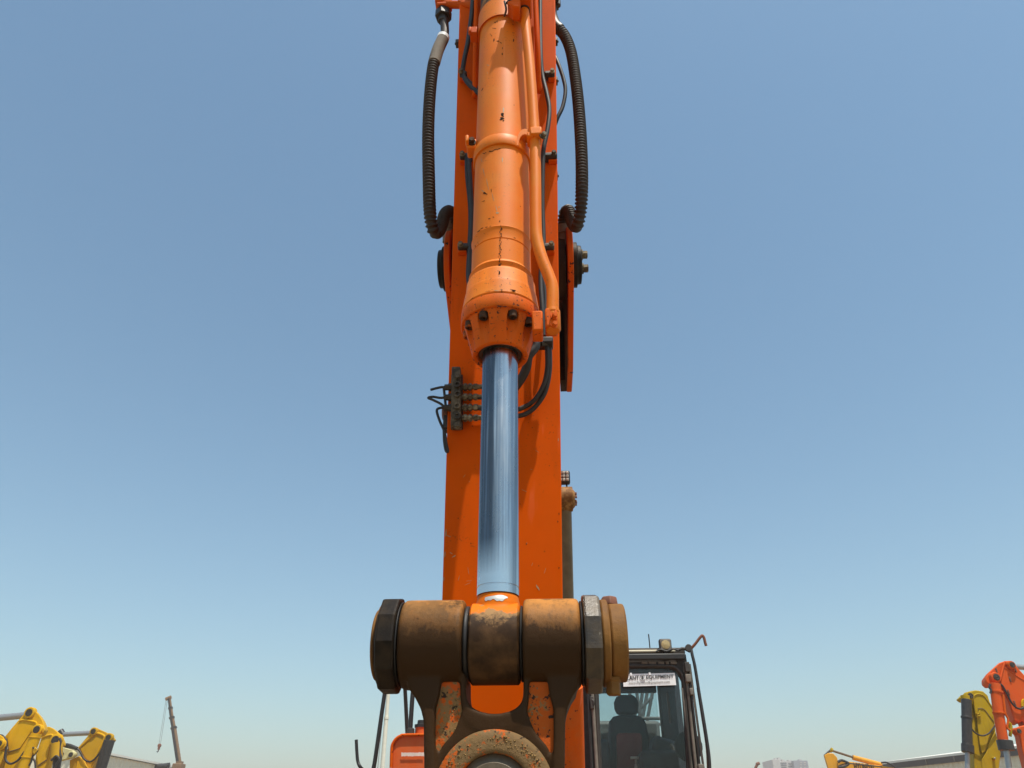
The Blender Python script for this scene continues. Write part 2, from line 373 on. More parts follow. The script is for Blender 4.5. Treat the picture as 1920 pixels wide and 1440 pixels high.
def put_text(body, o, xdir, zdir, width, height, mat, parent, bold=0.0, name='lettering'):
    """flat lettering whose lower left corner is o, stretched to width x height"""
    me, x0, x1, y0, y1 = text_mesh(body, 1.0, bold)
    xd, zd = Vector(xdir).normalized(), Vector(zdir).normalized(); nd_ = xd.cross(zd).normalized()
    for v in me.vertices:
        a = (v.co.x-x0)/(x1-x0)*width; b_ = (v.co.y-y0)/(y1-y0)*height
        v.co = Vector(o)+xd*a+zd*b_+nd_*v.co.z
    me.materials.clear(); me.materials.append(mat)
    ob = bpy.data.objects.new(name, me); C.objects.link(ob)
    if parent is not None: ob.parent = parent
    return ob

# ------------------------------------------------------------------ setting: ground
g = MB(); N = 24; S = 2400.0
vs = []
for i in range(N+1):
    for j in range(N+1):
        fx = (i/N*2-1); fy = (j/N*2-1)
        vs.append((S*fx*abs(fx), S*fy*abs(fy), 0))
g.add(vs, [(i*(N+1)+j, (i+1)*(N+1)+j, (i+1)*(N+1)+j+1, i*(N+1)+j+1) for i in range(N) for j in range(N)])
tag(g.build('ground', M['sand'], smooth=0), None, None, kind='structure')

# ------------------------------------------------------------------ haze over the yard
HAZE = 0.0014
mb_h = MB(); mb_h.box((0, 1400, 23.5), (5400, 5000, 49))
hz_o = mb_h.build('haze', M['sand'], None, smooth=0); hz_o.data.materials.clear()
hm = bpy.data.materials.new('dusty_air'); hm.use_nodes = True; hm.node_tree.nodes.clear()
pv = hm.node_tree.nodes.new('ShaderNodeVolumePrincipled'); pv.inputs['Color'].default_value = (0.94, 0.81, 0.74, 1); pv.inputs['Density'].default_value = HAZE
ho = hm.node_tree.nodes.new('ShaderNodeOutputMaterial'); hm.node_tree.links.new(pv.outputs[0], ho.inputs['Volume'])
hz_o.data.materials.append(hm); tag(hz_o, None, None, kind='stuff')

# ------------------------------------------------------------------ large structures: warehouses and the far building
def warehouse(name, label, pa, pb, Z, back, gutter_h, corr, col):
    a = atz(pa[0], pa[1], Z); b = atz(pb[0], pb[1], Z)
    a2, b2 = Vector((a.x, a.y, 0)), Vector((b.x, b.y, 0)); L = (b2-a2).length; d = (b2-a2).normalized()
    n = Vector((d.y, -d.x, 0))
    if n.dot(-a2) < 0: n = -n
    root = thing(name, label, 'warehouse', a2)
    def P(t, out, z): return d*t+n*out+Vector((0, 0, z))
    w = MB(); k = int(L/corr); pts = []
    for i in range(k+1):
        t = i*corr
        pts += [(t, 0.0), (t+corr*0.42, 0.0), (t+corr*0.55, 0.07), (t+corr*0.87, 0.07)]
    nv = len(pts); zt = Z-0.05
    vs = [P(t, o_, 0) for t, o_ in pts]+[P(t, o_, zt) for t, o_ in pts]
    w.add(vs, [(i, i+1, nv+i+1, nv+i) for i in range(nv-1)])
    w.build('wall', M['clad'], root, smooth=0)
    m3 = MB(); m3.prism([P(-.2, 0.05, Z), P(-.2, -back, Z+back*0.12), P(-.2, -back, 0), P(-.2, 0.0, 0)], d*-0.1); m3.build('end_wall', M['clad'], root)
    m2 = MB()
    m2.prism([P(L+1.2, 0.05, Z), P(L+1.2, -back, Z+back*0.12), P(L+1.2, -back, 0), P(L+1.2, 0.0, 0)], d*0.1)
    m2.build('end_wall', M['clad'], root)
    rf = MB(); rf.prism([P(-.3, 0.28, Z), P(-.3, -back, Z+back*0.12), P(-.3, -back, Z+back*0.12+0.14), P(-.3, 0.28, Z+0.16)], d*(L+1.6))
    rf.build('roof', M['roofw'], root)
    if gutter_h:
        gt = MB(); gt.prism([P(-.2, 0.26, Z-0.01), P(-.2, 0.09, Z-0.01), P(-.2, 0.09, Z-gutter_h), P(-.2, 0.26, Z-gutter_h)], d*(L+1.4))
        go = gt.build('gutter', M['gutter'], root)
        for i in range(int(L/3.2)):
            br = MB(); br.box(P(1+i*3.2, 0.30, Z-gutter_h*0.5), (0.07, 0.07, gutter_h*0.9)); br.build('gutter_bracket', M['frame_lit'], go)
    return root
warehouse('warehouse', 'low cream corrugated shed with a pale roof edge behind the leftmost yellow machines', (120, 1400), (318, 1438.2), 7.0, 14, 0.0, 0.9, 'clad')
warehouse('warehouse', 'cream corrugated shed with a dark gutter band behind the red-orange machine on the right', (2010, 1392), (1671, 1431.5), 6.5, 18, 0.42, 0.55, 'clad')

def far_building():
    Y = 380.0
    a = at(1447, 1440, Y); root = thing('tower_block', 'distant grey concrete tower block barely rising above the lower edge of the picture', 'building', (a.x+8, Y, 0))
    o = root.location
    def Q(px, py, y=Y): return at(px, py, y)-o
    s = MB(); z0 = -0.0
    def blk(mb, x0, x1, top, y0, dep):
        p0, p1 = Q(x0, top, y0), Q(x1, top, y0)
        mb.box(((p0.x+p1.x)/2, p0.y+dep/2, p0.z/2), (p1.x-p0.x, dep, p0.z))
    blk(s, 1448, 1462, 1424.0, Y, 16); s.build('wall', M['conc'], root, bevel=0.1)
    s = MB(); blk(s, 1462.3, 1487, 1427, Y+2, 16); s.build('wall', M['conc'], root, bevel=0.1)
    s = MB(); blk(s, 1487.3, 1514, 1426, Y-1, 18); s.build('wall', M['conc2'], root, bevel=0.1)
    for x0, x1, tp in ((1451, 1455, 1422), (1456.5, 1461, 1421), (1464, 1469, 1424.5), (1476, 1482, 1425.2), (1496, 1501, 1424.2)):
        p0, p1 = Q(x0, tp, Y+6), Q(x1, tp, Y+6); s = MB(); s.box(((p0.x+p1.x)/2, p0.y, p0.z-1.5), (p1.x-p0.x, 3, 3.0)); s.build('roof_plant', M['conc'], root)
    s0 = None
    for x0, x1, y0_, yy in ((1463, 1475, 1430, Y+1.9), (1463, 1475, 1434, Y+1.9), (1463, 1475, 1438, Y+1.9), (1478, 1486, 1431, Y+1.9), (1478, 1486, 1436, Y+1.9), (1500, 1504, 1429, Y-1.1), (1507, 1511, 1429, Y-1.1),
                      (1500, 1504, 1433, Y-1.1), (1507, 1511, 1433, Y-1.1), (1500, 1504, 1437.5, Y-1.1), (1507, 1511, 1437.5, Y-1.1)):
        p0, p1 = Q(x0, y0_, yy), Q(x1, y0_+2, yy)
        w = MB(); w.box(((p0.x+p1.x)/2, p0.y+0.15, (p0.z+p1.z)/2), (p1.x-p0.x, 0.4, p0.z-p1.z)); w.build('window', M['winfar'] if x0 < 1490 else M['conc'], root)
far_building()

# ================================================================== THE ORANGE EXCAVATOR
YAW = R(2.7); YR = 7.8
XR = -0.012+5.6*math.sin(YAW)
EX = thing('excavator', 'large orange excavator seen from the front with its arm raised upright over the camera', 'excavator', (XR, YR, 0), -YAW)
EXM = Matrix.Translation((XR, YR, 0)) @ Matrix.Rotation(-YAW, 4, 'Z'); EXI = EXM.inverted()
# working frame: x across the machine from its axis, h forward distance (about the distance from the camera), z height above the camera
def E(x, h, z): return Vector((x, h-YR, z+CAMZ))
def ea(px, py, h):
    o = EXI @ Vector((0, 0, CAMZ)); d = (EXI.to_3x3()) @ ray(px, py)
    t = (h-YR-o.y)/d.y; return o+d*t
def ez(px, py, h): return ea(px, py, h).z-CAMZ
def hexbolt(mb, p, ax, r, hgt, washer=True):
    p = Vector(p); ax = Vector(ax).normalized()
    if washer: mb.lathe(p, ax, [(0, r*1.35), (hgt*0.25, r*1.35)], 16)
    mb.lathe(p+ax*hgt*0.25, ax, [(0, r), (hgt*0.7, r), (hgt*0.8, r*0.85)], 6, True, 0.3)

HC = 1.75            # distance of the bucket cylinder's axis
# ---- boom
def boom_part():
    top = [(2.45, 2.10), (3.0, 2.36), (4.1, 2.62), (4.6, 2.50), (5.6, 1.55), (6.75, 0.25)]
    bot = [(6.45, -0.10), (5.4, 0.85), (4.55, 1.62), (4.15, 1.78), (3.0, 1.74), (2.8, 1.74)]
    mb = MB(); mb.prism([E(-0.20, h, z) for h, z in top+bot], (0.40, 0, 0))
    b = mb.build('boom', M['boom'], EX, bevel=0.008)
    for sx in (-1, 1):
        # foot cheek, fork plate with a rounded nose round the pivot
        mb = MB(); mb.prism([E(sx*0.202, h, z) for h, z in ((5.25, 1.25), (5.6, 1.42), (6.75, 0.25), (6.6, -0.35), (6.0, -0.35))], (sx*0.10, 0, 0))
        mb.build('foot_cheek', M['house'], b, bevel=0.01)
        cz, ch, rr = 1.925, 2.31, 0.165
        nose = [(ch+rr*math.cos(a), cz+rr*math.sin(a)) for a in [R(78+i*9) for i in range(18)]]
        pr = nose+[(2.62, 1.64), (2.84, 1.66), (2.84, 2.22), (2.6, 2.17)]
        mb = MB(); mb.prism([E(sx*0.225, h, z) for h, z in pr], (sx*0.023, 0, 0))
        fp = mb.build('fork_plate', M['boom'], b, bevel=0.004)
        mb = MB(); mb.prism([E(sx*0.2242, h, z) for h, z in [(2.25, 1.80), (2.60, 1.645), (2.838, 1.664), (2.838, 2.21), (2.6, 2.16), (2.3, 2.05)]], (-sx*0.004, 0, 0)); mb.build('fork_shade_liner', M['rib'], b)  # thin dark greasy sheet that paints in the shade inside the fork
        mb = MB(); mb.prism([E(sx*0.20, 2.80, z) for z in (1.70, 2.15)]+[E(sx*0.245, 2.80, z) for z in (2.15, 1.70)], (0, 0.1, 0)); mb.build('fork_gusset', M['rib'], b)  # dark colour stands in for shade at the fork root
        c = E(sx*0.2485, ch-0.02, cz)
        mb = MB(); mb.lathe(c, (sx, 0, 0), [(0, 0.090), (0.018, 0.090), (0.0185, 0.078), (0.034, 0.076), (0.036, 0.066)], 40)
        cap = mb.build('pivot_cap', M['flange'], b, bevel=0.002)
        if sx > 0:
            for dz in (0.035, -0.035):
                mb = MB(); hexbolt(mb, c+Vector((0.036, -0.02, dz)), (1, 0, 0), 0.016, 0.024); mb.build('bolt', M['fitting'], b)
        # inner bush ring round the pin and a lug for the hydraulic line above it
        mb = MB(); mb.lathe(E(sx*0.185, ch, cz), (sx, 0, 0), [(0, 0.125), (0.034, 0.125)], 40); mb.build('bush', M['rib'], b)  # bush coloured dark to carry on the painted fork shade
        mb = MB(); mb.prism([E(sx*0.225, ch-0.12, cz+0.09), E(sx*0.225, ch-0.10, cz+0.20), E(sx*0.225, ch-0.04, cz+0.215), E(sx*0.225, ch+0.06, cz+0.10)], (sx*0.014, 0, 0))
        mb.build('line_lug', M['boom'], b, bevel=0.003)
    mb = MB(); mb.lathe(E(-0.2, 2.29, 1.925), (1, 0, 0), [(0, 0.06), (0.4, 0.06)], 24); mb.build('pivot_pin', M['clamp'], b)
    # cylinder pin boss right through the boom
    pc = ea(1060, 936, 4.40)
    for sx in (-1, 1):
        mb = MB(); x0 = sx*0.20; x1 = sx*(pc.x+0.0)
        L = abs(x1-x0)+0.05
        mb.lathe(Vector((x0, pc.y, pc.z)), (sx, 0, 0), [(0, 0.075), (L*0.55, 0.070), (L*0.58, 0.062), (L, 0.060), (L+0.01, 0.048)], 32)
        mb.build('cylinder_pin', M['collar'], b, bevel=0.002)
        mb = MB()
        for k in range(6):
            a = k*math.pi/3; hexbolt(mb, Vector((x0+sx*(L+0.008), pc.y+0.034*math.cos(a), pc.z+0.034*math.sin(a))), (sx, 0, 0), 0.010, 0.014, False)
        mb.build('pin_bolts', M['rust'], b)
    return b, pc
BOOM, PINC = boom_part()
# boom cylinders, either side
for sx in (1, -1):
    p0 = Vector((sx*(PINC.x-0.004), PINC.y, PINC.z)); p1 = E(sx*(PINC.x-0.01), 5.5, -0.45)
    d = (p1-p0).normalized()
    mb = MB(); mb.cyl(p0+d*1.15, p1, 0.085, seg=32)
    bc = mb.build('boom_cylinder', M['boom'], EX)
    mb = MB(); mb.cyl(p0+d*0.06, p0+d*1.2, 0.042, seg=28); mb.build('piston_rod', M['rodbrown'], bc)
    mb = MB(); mb.lathe(p0-Vector((0.05, 0, 0)), (1, 0, 0), [(0, 0.078), (0.1, 0.078)], 32); mb.build('rod_eye', M['collar'], bc, bevel=0.004)
    if sx > 0:
        # sticker wrapped on the rod guard
        q0 = p0+d*0.90; q1 = p0+d*1.13; lb = MB(); n = 10; vs = []
        u = Vector((1, 0, 0)); w = d.cross(u).normalized()
        if w.y > 0: w = -w
        for q in (q0, q1):
            for k in range(n+1):
                a = R(-50+100*k/n); vs.append(q+(w*math.cos(a)+u*math.sin(a))*0.0435)
        lb.add(vs, [(k, k+1, n+2+k, n+1+k) for k in range(n)]); st = lb.build('sticker', M['decal'], bc)
        mk = MB()
        for i in range(5):
            for (a0, a1) in ((-34, -6), (2, 30)):
                t0 = 0.08+i*0.18; vs = []
                for t in (t0, t0+0.09+0.03*((i*7) % 3)):
                    q = q0.lerp(q1, min(t, 0.97))
                    for k in range(4):
                        a = R(a0+(a1-a0)*k/3); vs.append(q+(w*math.cos(a)+u*math.sin(a))*0.0441)
                mk.add(vs, [(k, k+1, 5+k, 4+k) for k in range(3)])
        mk.build('sticker_print', M['ink'], bc)
# work light on the boom's side
lc = ea(1057, 893, 4.40)
mb = MB(); mb.box(lc+Vector((0, 0.025, 0)), (0.082, 0.05, 0.088)); wl = mb.build('work_light', M['black'], EX, bevel=0.012)
mb = MB()
for i in range(3):
    for j in range(3): mb.box(lc+Vector((-0.023+i*0.023, -0.002, -0.024+j*0.024)), (0.019, 0.008, 0.020))
mb.build('lens', M['led'], wl, bevel=0.004)
mb = MB(); mb.tube([lc+Vector((-0.02, 0.03, -0.044)), lc+Vector((-0.022, 0.03, -0.075)), lc+Vector((0.018, 0.03, -0.078)), lc+Vector((0.018, 0.03, -0.044))], 0.006, smooth=False)
mb.tube([lc+Vector((-0.002, 0.03, -0.078)), lc+Vector((-0.004, 0.03, -0.13))], 0.008, smooth=False)
mb.box(lc+Vector((-0.045, 0.04, -0.09)), (0.10, 0.04, 0.012)); mb.build('bracket', M['black'], wl)

# ---- arm
def arm_h(z): return 2.12-0.10*(z-0.566)
def arm_pt(px, py, out=0.0):
    """point of the arm's front face seen at a pixel, moved out from it towards the camera"""
    h = 2.0
    for _ in range(8): h = arm_h(ez(px, py, h))-out
    return ea(px, py, h)
def arm_edges(zlist):
    L, Rr = [], []
    return L, Rr
lb_, lt_ = arm_pt(829, 1120), arm_pt(862, 0)
rb_, rt_ = arm_pt(1055, 1120), arm_pt(1041, 0)
def xat(a, b, z): return a.x+(b.x-a.x)*((z+CAMZ-a.z)/(b.z-a.z))
def armx(z): return xat(lb_, lt_, z), xat(rb_, rt_, z)
Z0, Z1 = -0.55, 3.5
ARMC = []
def armcorner(side, z, back=0.0):
    x = armx(z)[0 if side < 0 else 1]; return E(x, arm_h(z)+back, z)
mb = MB()
# front plate, slightly proud of the side plates
zs = [Z0, 0.2, 1.3, 2.2, Z1]
fr = [armcorner(-1, z) for z in zs]+[armcorner(1, z) for z in reversed(zs)]
mb.prism(fr, (0, 0.016, 0))
inn = 0.010
def depth(z): return 0.30 if z < 0 else 0.30+0.16*min(1, z/2.2)
for sd in (-1, 1):
    pl = [armcorner(sd, z, 0.016)+Vector((-sd*inn, 0, 0)) for z in zs]+[armcorner(sd, z, 0.016+depth(z))+Vector((-sd*inn, 0, 0)) for z in reversed(zs)]
    mb.prism(pl, (-sd*0.014, 0, 0))
bk = [armcorner(-1, z, 0.016+depth(z)) for z in zs]; bk2 = [armcorner(1, z, 0.016+depth(z)) for z in zs]
for i in range(len(zs)-1):
    mb.prism([bk[i], bk2[i], bk2[i+1], bk[i+1]], (0, 0.014, 0))
ARM = mb.build('arm', M['arm'], EX, bevel=0.003)

# paint scrapes on the arm plate
def arm_patch(cells, mat, name):
    mb = MB()
    for (px, py, w, h_, rot) in cells:
        n = 9; c = arm_pt(px, py, 0.0008); vs = [c]
        for k in range(n):
            a = 2*math.pi*k/n; q = 0.55+0.6*random.random()
            u, v = w*q*math.cos(a), h_*q*math.sin(a)
            vs.append(arm_pt(px+u*math.cos(rot)-v*math.sin(rot), py+u*math.sin(rot)+v*math.cos(rot), 0.0008))
        mb.add(vs, [(0, 1+k, 1+(k+1) % n) for k in range(n)])
    return mb.build(name, mat, ARM, smooth=0)
arm_patch([(1007, 1100, 1.5, 6, -0.4), (1010, 1104, 1.2, 5, -0.5), (851, 1043, 5, 1.2, -0.5), (846, 1037, 4, 1.0, 0.6), (836, 1000, 1.3, 8, 0.1), (841, 1005, 6, 0.8, 0.4),
           (834, 1040, 1.1, 7, 0.1), (832, 1085, 1.0, 5, 0.05), (876, 1095, 7, 0.4, -0.4), (880, 1089, 8, 0.4, -0.1), (878, 1070, 0.4, 7, -0.2), (998, 1058, 0.5, 6, 0.4), (983, 920, 7, 0.45, 0.45),
           (1007, 846, 5, 0.4, 0.5), (996, 880, 4, 0.5, 0.2), (870, 893, 0.4, 5, 0.6), (880, 903, 0.8, 1.2, 0), (860, 1085, 0.4, 6, 0.3), (1022, 1070, 0.4, 8, 0.3), (988, 1018, 1.0, 1.0, 0), (1047, 825, 0.9, 3, 0)], M['bare'], 'scrape')
arm_patch([(859, 972, 1.1, 1.2, 0), (883, 1019, 1.0, 1.6, 0), (987, 1020, 1.2, 1.6, 0), (1046, 978, 1.1, 1.8, 0), (1048, 1065, 1.0, 2.0, 0), (975, 945, 1.4, 0.9, 0), (1021, 1034, 1.0, 1.4, 0), (1010, 1061, 0.8, 1.5, 0), (866, 915, 0.9, 0.9, 0),
           (886, 799, 1.0, 1.0, 0), (998, 802, 0.8, 1.0, 0), (1048, 963, 0.9, 3.0, 0), (1030, 873, 0.9, 0.8, 0)], M['primer'], 'paint_chip')

# ---- bucket cylinder: barrel (the part), head, rod, pipe, clamps
XC = 0.0
def cyl_hit(px, py, r, cx=XC, ch=HC):
    o = EXI @ Vector((0, 0, CAMZ)); d = EXI.to_3x3() @ ray(px, py)
    ox, oy = o.x-cx, o.y-(ch-YR); a = d.x*d.x+d.y*d.y; b_ = ox*d.x+oy*d.y; c = ox*ox+oy*oy-r*r
    D = b_*b_-a*c
    t = (-b_-math.sqrt(D))/a if D > 0 else -b_/a
    return o+d*t
def zr(py, r): return cyl_hit(936, py, r).z-CAMZ
RB = 0.0905
prof = [(3.45, RB), (zr(18, RB)+0.07, RB), (zr(18, RB)+0.065, RB+0.008), (zr(27, RB+.008), RB+0.008), (zr(28.5, RB), RB),
        (zr(248, RB), RB), (zr(424, RB)+0.004, RB), (zr(424, RB), RB+0.003), (zr(426, RB)-0.004, RB), (zr(446, RB)+0.003, RB), (zr(446, RB), RB-0.0025), (zr(446, RB)-0.003, RB),
        (zr(485, RB), RB), (zr(487, RB)-.002, RB+0.004), (zr(491, RB), RB+0.007), (zr(495, RB), RB+0.003), (zr(498, RB+.002), RB+0.002), (zr(503, RB), RB+0.010), (zr(506, RB), RB+0.0125),
        (zr(519, .103), 0.1045), (zr(522, .103), 0.1070), (zr(526, .104), 0.1085), (zr(543, .113), 0.1135), (zr(546, .113), 0.1145), (zr(547.5, .1145), 0.1120)]
prof = [(a, b_) for a, b_ in prof]
mb = MB(); mb.lathe(E(XC, HC, 0), (0, 0, 1), prof[::-1], 96); CYL = mb.build('bucket_cylinder', M['barrel'], EX, smooth=25)
# head: rim and bolted cone as a height field seen from below, with a bore for every bolt
zt, zrim = zr(548, .1145)-0.001, zr(572, 0.1155); RIM, NECK = 0.1155, 0.079; zneck = zr(640, 0.079)
NB = 10; bolts = [R(18+36*k) for k in range(NB)]; bolts = [R(270+a) for a in (-60, -27.5, 27.5, 60, 95, 130, 165, 195, 230, 265)]
bolts = [R(270+a) for a in (-63, -26, 24, 58, 97, 134, 170, 207, 243, 268)]
BR = 0.0965
mb = MB(); SEG = 288; rings = []
rings.append([(zt, 0.1125)]*SEG)
def head_z(x, y, r):
    t = (0.1050-r)/(0.1050-NECK); t = max(0, min(1, t))
    z = zrim+(zneck-zrim)*(t**0.92)
    for a in bolts:
        bx, by = BR*math.cos(a), BR*math.sin(a); d = math.hypot(x-bx, y-by)
        if d < 0.0158: z = max(z, zrim-0.004)
        elif d < 0.0176: z = max(z, z+(zrim-0.004-z)*(0.0176-d)/0.0018*0.5)
    return z
n0 = len(mb.v)
def ring(fn):
    for k in range(SEG):
        a = 2*math.pi*k/SEG; r, z = fn(a); mb.v.append(E(XC+r*math.cos(a), HC+r*math.sin(a), z))
ring(lambda a: (0.112, zt)); ring(lambda a: (RIM-0.001, zt-0.0015)); ring(lambda a: (RIM, zt-0.004)); ring(lambda a: (RIM, zrim+0.004))
ring(lambda a: (RIM-0.0015, zrim+0.001))
rr_ = [RIM-0.003, 0.1085, 0.1052]+[0.1048-(0.1048-NECK)*i/22 for i in range(23)]
for r_ in rr_: ring(lambda a, r_=r_: (r_, head_z(r_*math.cos(a), r_*math.sin(a), r_)))
ring(lambda a: (NECK-0.004, zneck-0.002)); ring(lambda a: (0.066, zneck-0.001)); ring(lambda a: (0.064, zneck+0.001)); ring(lambda a: (0.062, zneck+0.012)); ring(lambda a: (0.056, zneck+0.013)); ring(lambda a: (0.0535, zneck+0.020)); ring(lambda a: (0.051, zneck+0.03))
NR = (len(mb.v)-n0)//SEG
for i in range(NR-1):
    for k in range(SEG):
        k2 = (k+1) % SEG; mb.f.append((i*SEG+k, i*SEG+k2, (i+1)*SEG+k2, (i+1)*SEG+k))
HEAD = mb.build('cylinder_head', M['head'], CYL, smooth=28)
for a in bolts:
    mb = MB(); c = E(XC+BR*math.cos(a), HC+BR*math.sin(a), zrim-0.004)
    mb.lathe(c, (0, 0, -1), [(0, 0.0122), (0.019, 0.0122), (0.0205, 0.0110), (0.0205, 0.0068), (0.010, 0.0064), (0.010, 0.0)], 18, False)
    mb.build('head_bolt', M['headbolt'], CYL)
mb = MB(); mb.lathe(E(XC, HC, zneck+0.006), (0, 0, 1), [(0, 0.0515), (0, 0.060), (0.004, 0.0615)], 64, False); mb.build('wiper_seal', M['clamp'], CYL)
# rod
zg = zr(1092, 0.05)
mb = MB(); RO = 0.0500
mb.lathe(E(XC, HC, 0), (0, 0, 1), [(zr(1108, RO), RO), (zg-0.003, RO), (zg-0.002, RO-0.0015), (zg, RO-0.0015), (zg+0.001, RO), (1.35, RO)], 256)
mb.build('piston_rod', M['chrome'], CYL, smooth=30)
# rod end, worn orange shoulder running into the eye
ZP = ez(930, 1207, HC)
m_, nt_, b_ = newmat('rod_end_worn_orange'); M['rodend'] = m_
tc_ = nt_.nodes.new('ShaderNodeTexCoord'); sp_ = nt_.nodes.new('ShaderNodeSeparateXYZ'); nt_.links.new(tc_.outputs['Object'], sp_.inputs[0])
def addn(a, b__):
    m = nt_.nodes.new('ShaderNodeMath'); m.operation = 'ADD'; nt_.links.new(a, m.inputs[0]); nt_.links.new(b__, m.inputs[1]); return m.outputs[0]
zq = ramp(nt_, sp_.outputs['Z'], ZP+CAMZ+0.012, ZP+CAMZ+0.095)      # paint worn off and greased from the pin upwards
nz = noise(nt_, 26, 7, 0.72); nz2 = noise(nt_, 13, 5, 0.6, off=3)
grease = mixc(nt_, ramp(nt_, noise(nt_, 14, 6, 0.65, off=5), 0.42, 0.68), (0.036, 0.018, 0.008), (0.11, 0.055, 0.022))
col = mixc(nt_, ramp(nt_, addn(mul(nt_, zq, 0.55), mul(nt_, nz, 0.9)), 0.58, 0.72), grease, (0.30, 0.16, 0.06))
col = mixc(nt_, ramp(nt_, addn(mul(nt_, zq, 0.6), mul(nt_, nz2, 0.8)), 0.72, 0.755), col, (0.68, 0.15, 0.003))
nt_.links.new(col, b_.inputs['Base Color']); b_.inputs['Roughness'].default_value = 0.55; b_.inputs['Specular IOR Level'].default_value = 0.12
bump(nt_, b_, noise(nt_, 60, 5, 0.7), 0.35, 0.002)
xl, xr_ = ea(878, 1200, HC-0.06).x, ea(974, 1200, HC-0.06).x
z1 = zr(1109, RO); mb = MB(); SG = 72; lev = []
for i in range(15):
    z = ZP+0.02+(z1-0.024-ZP-0.02)*i/14; dz = z-ZP
    dep = math.sqrt(max(0.0880**2-dz*dz, 0.0)); w_ = 0.0525+0.0025*(1-i/14)
    dd = (dep**12+0.0525**12)**(1/12)
    lev.append((z, w_, max(dd, 0.0525)))
lev += [(z1-0.016, 0.0515, 0.0515), (z1-0.008, 0.0490, 0.0490), (z1-0.002, 0.0485, 0.0485), (z1, 0.0470, 0.0470)]
for z, w_, dd in lev:
    nn = 2.0+9.0*min(1, max(0, (dd-0.0535)/0.02))
    for k in range(SG):
        a = 2*math.pi*k/SG; ca, sa = math.cos(a), math.sin(a)
        mb.v.append(E(XC+w_*math.copysign(abs(ca)**(2/nn), ca), HC+dd*math.copysign(abs(sa)**(2/nn), sa), z))
for i in range(len(lev)-1):
    for k in range(SG): mb.f.append((i*SG+k, i*SG+(k+1) % SG, (i+1)*SG+(k+1) % SG, (i+1)*SG+k))
mb.f.append(tuple(range((len(lev)-1)*SG, len(lev)*SG)))
mb.build('rod_end', M['rodend'], CYL, smooth=40)
m2_, n2_, b2_ = newmat('bare_steel_glint'); b2_.inputs['Base Color'].default_value = (0.62, 0.58, 0.53, 1); b2_.inputs['Metallic'].default_value = 0.5
b2_.inputs['Roughness'].default_value = 0.42; bump(n2_, b2_, noise(n2_, 80, 5, 0.7), 0.2, 0.002); M['baresteel'] = m2_
mb = MB(); rows = []; NS = 48
for j in range(7):
    row = []
    for i in range(NS+1):
        u = i/NS*2-1; half = (1-abs(u)**5)
        top = 0.0090-0.0012*math.sin(3.1*u+0.4)+0.002*(1-half); bot = 0.0205+0.0022*math.sin(5.3*u)+0.0012*math.sin(13*u+1)-0.006*(1-half)
        dz = top+(bot-top)*j/6; z = z1-dz
        rad = 0.0490+(0.0515-0.0490)*min(1, max(0, (dz-0.008)/0.008))+(0.0010)*min(1, max(0, (dz-0.016)/0.008))+0.0007
        a_ = R(-91+31*u); row.append(E(XC+rad*math.cos(a_), HC+rad*math.sin(a_), z))
    rows.append(row)
mb.add([p for r_ in rows for p in r_], [(j*(NS+1)+i, j*(NS+1)+i+1, (j+1)*(NS+1)+i+1, (j+1)*(NS+1)+i) for j in range(6) for i in range(NS)])
mb.build('bare_glint_spot', M['baresteel'], CYL)  # pale bare steel patch that paints in the sun glint on the shoulder
mb = MB(); L = xr_-xl
mb.lathe(E(xl, HC, ZP), (1, 0, 0), [(0, 0.070), (0.001, 0.084), (0.005, 0.0885), (L-0.005, 0.0885), (L-0.001, 0.084), (L, 0.07)], 72)
mb.build('rod_eye', M['rodend'], CYL, smooth=40)
# clamp band with lugs
def band(z0, z1, r, mat, name='clamp_band'):
    mb = MB(); mb.lathe(E(XC, HC, 0), (0, 0, 1), [(z0, RB+0.0005), (z0, r), (z0+0.002, r+0.001), (z1-0.002, r+0.001), (z1, r), (z1, RB+0.0005)], 96, False)
    return mb.build(name, mat, CYL, smooth=40)
band(zr(268, RB+.006), zr(250, RB+.006), RB+0.006, M['barrel'])
lc_ = ea(881, 279, HC-0.01)
mb = MB(); mb.box(lc_+Vector((0.008, 0, 0)), (0.034, 0.05, 0.040)); mb.box(lc_+Vector((-0.006, -0.03, 0.004)), (0.012, 0.03, 0.030)); mb.build('clamp_lug', M['barrel'], CYL, bevel=0.004)
mb = MB(); hexbolt(mb, lc_+Vector((0.010, -0.025, 0.0)), (0, -1, 0), 0.010, 0.018); mb.build('clamp_bolt', M['headbolt'], CYL)
lc2 = ea(889, 65, HC-0.005)
mb = MB(); mb.box(lc2, (0.03, 0.045, 0.038)); mb.box(lc2+Vector((-0.014, -0.02, -0.006)), (0.012, 0.02, 0.030)); mb.build('clamp_lug', M['boom'], CYL, bevel=0.004)
mb = MB(); zc = zr(18, RB+.0015)+0.069; mb.lathe(E(XC, HC, 0), (0, 0, 1), [(zc, RB+0.0002), (zc+0.001, RB+0.0016), (3.45, RB+0.0016)], 96, False); mb.build('barrel_end', M['dirtytop'], CYL)
# oil pipe along the right of the barrel
HP = 1.668
pp = [ea(977, -60, HP-.02), ea(983, 20, HP-.02), ea(994, 130, HP-.01), ea(1001, 230, HP), ea(1004, 300, HP), ea(1005, 420, HP), ea(1008, 455, HP), ea(1017, 487, HP), ea(1030, 520, HP), ea(1036, 543, HP), ea(1036, 590, HP)]
mb = MB(); mb.tube(pp, 0.0175, 24, 8); mb.build('oil_pipe', M['barrel'], CYL)
mb = MB(); pe = ea(1036, 582, HP); mb.lathe(pe, (0, 0, -1), [(0, 0.019), (0.004, 0.0195), (0.010, 0.0195), (0.012, 0.018), (0.02, 0.018)], 28); mb.build('pipe_collar', M['barrel'], CYL)
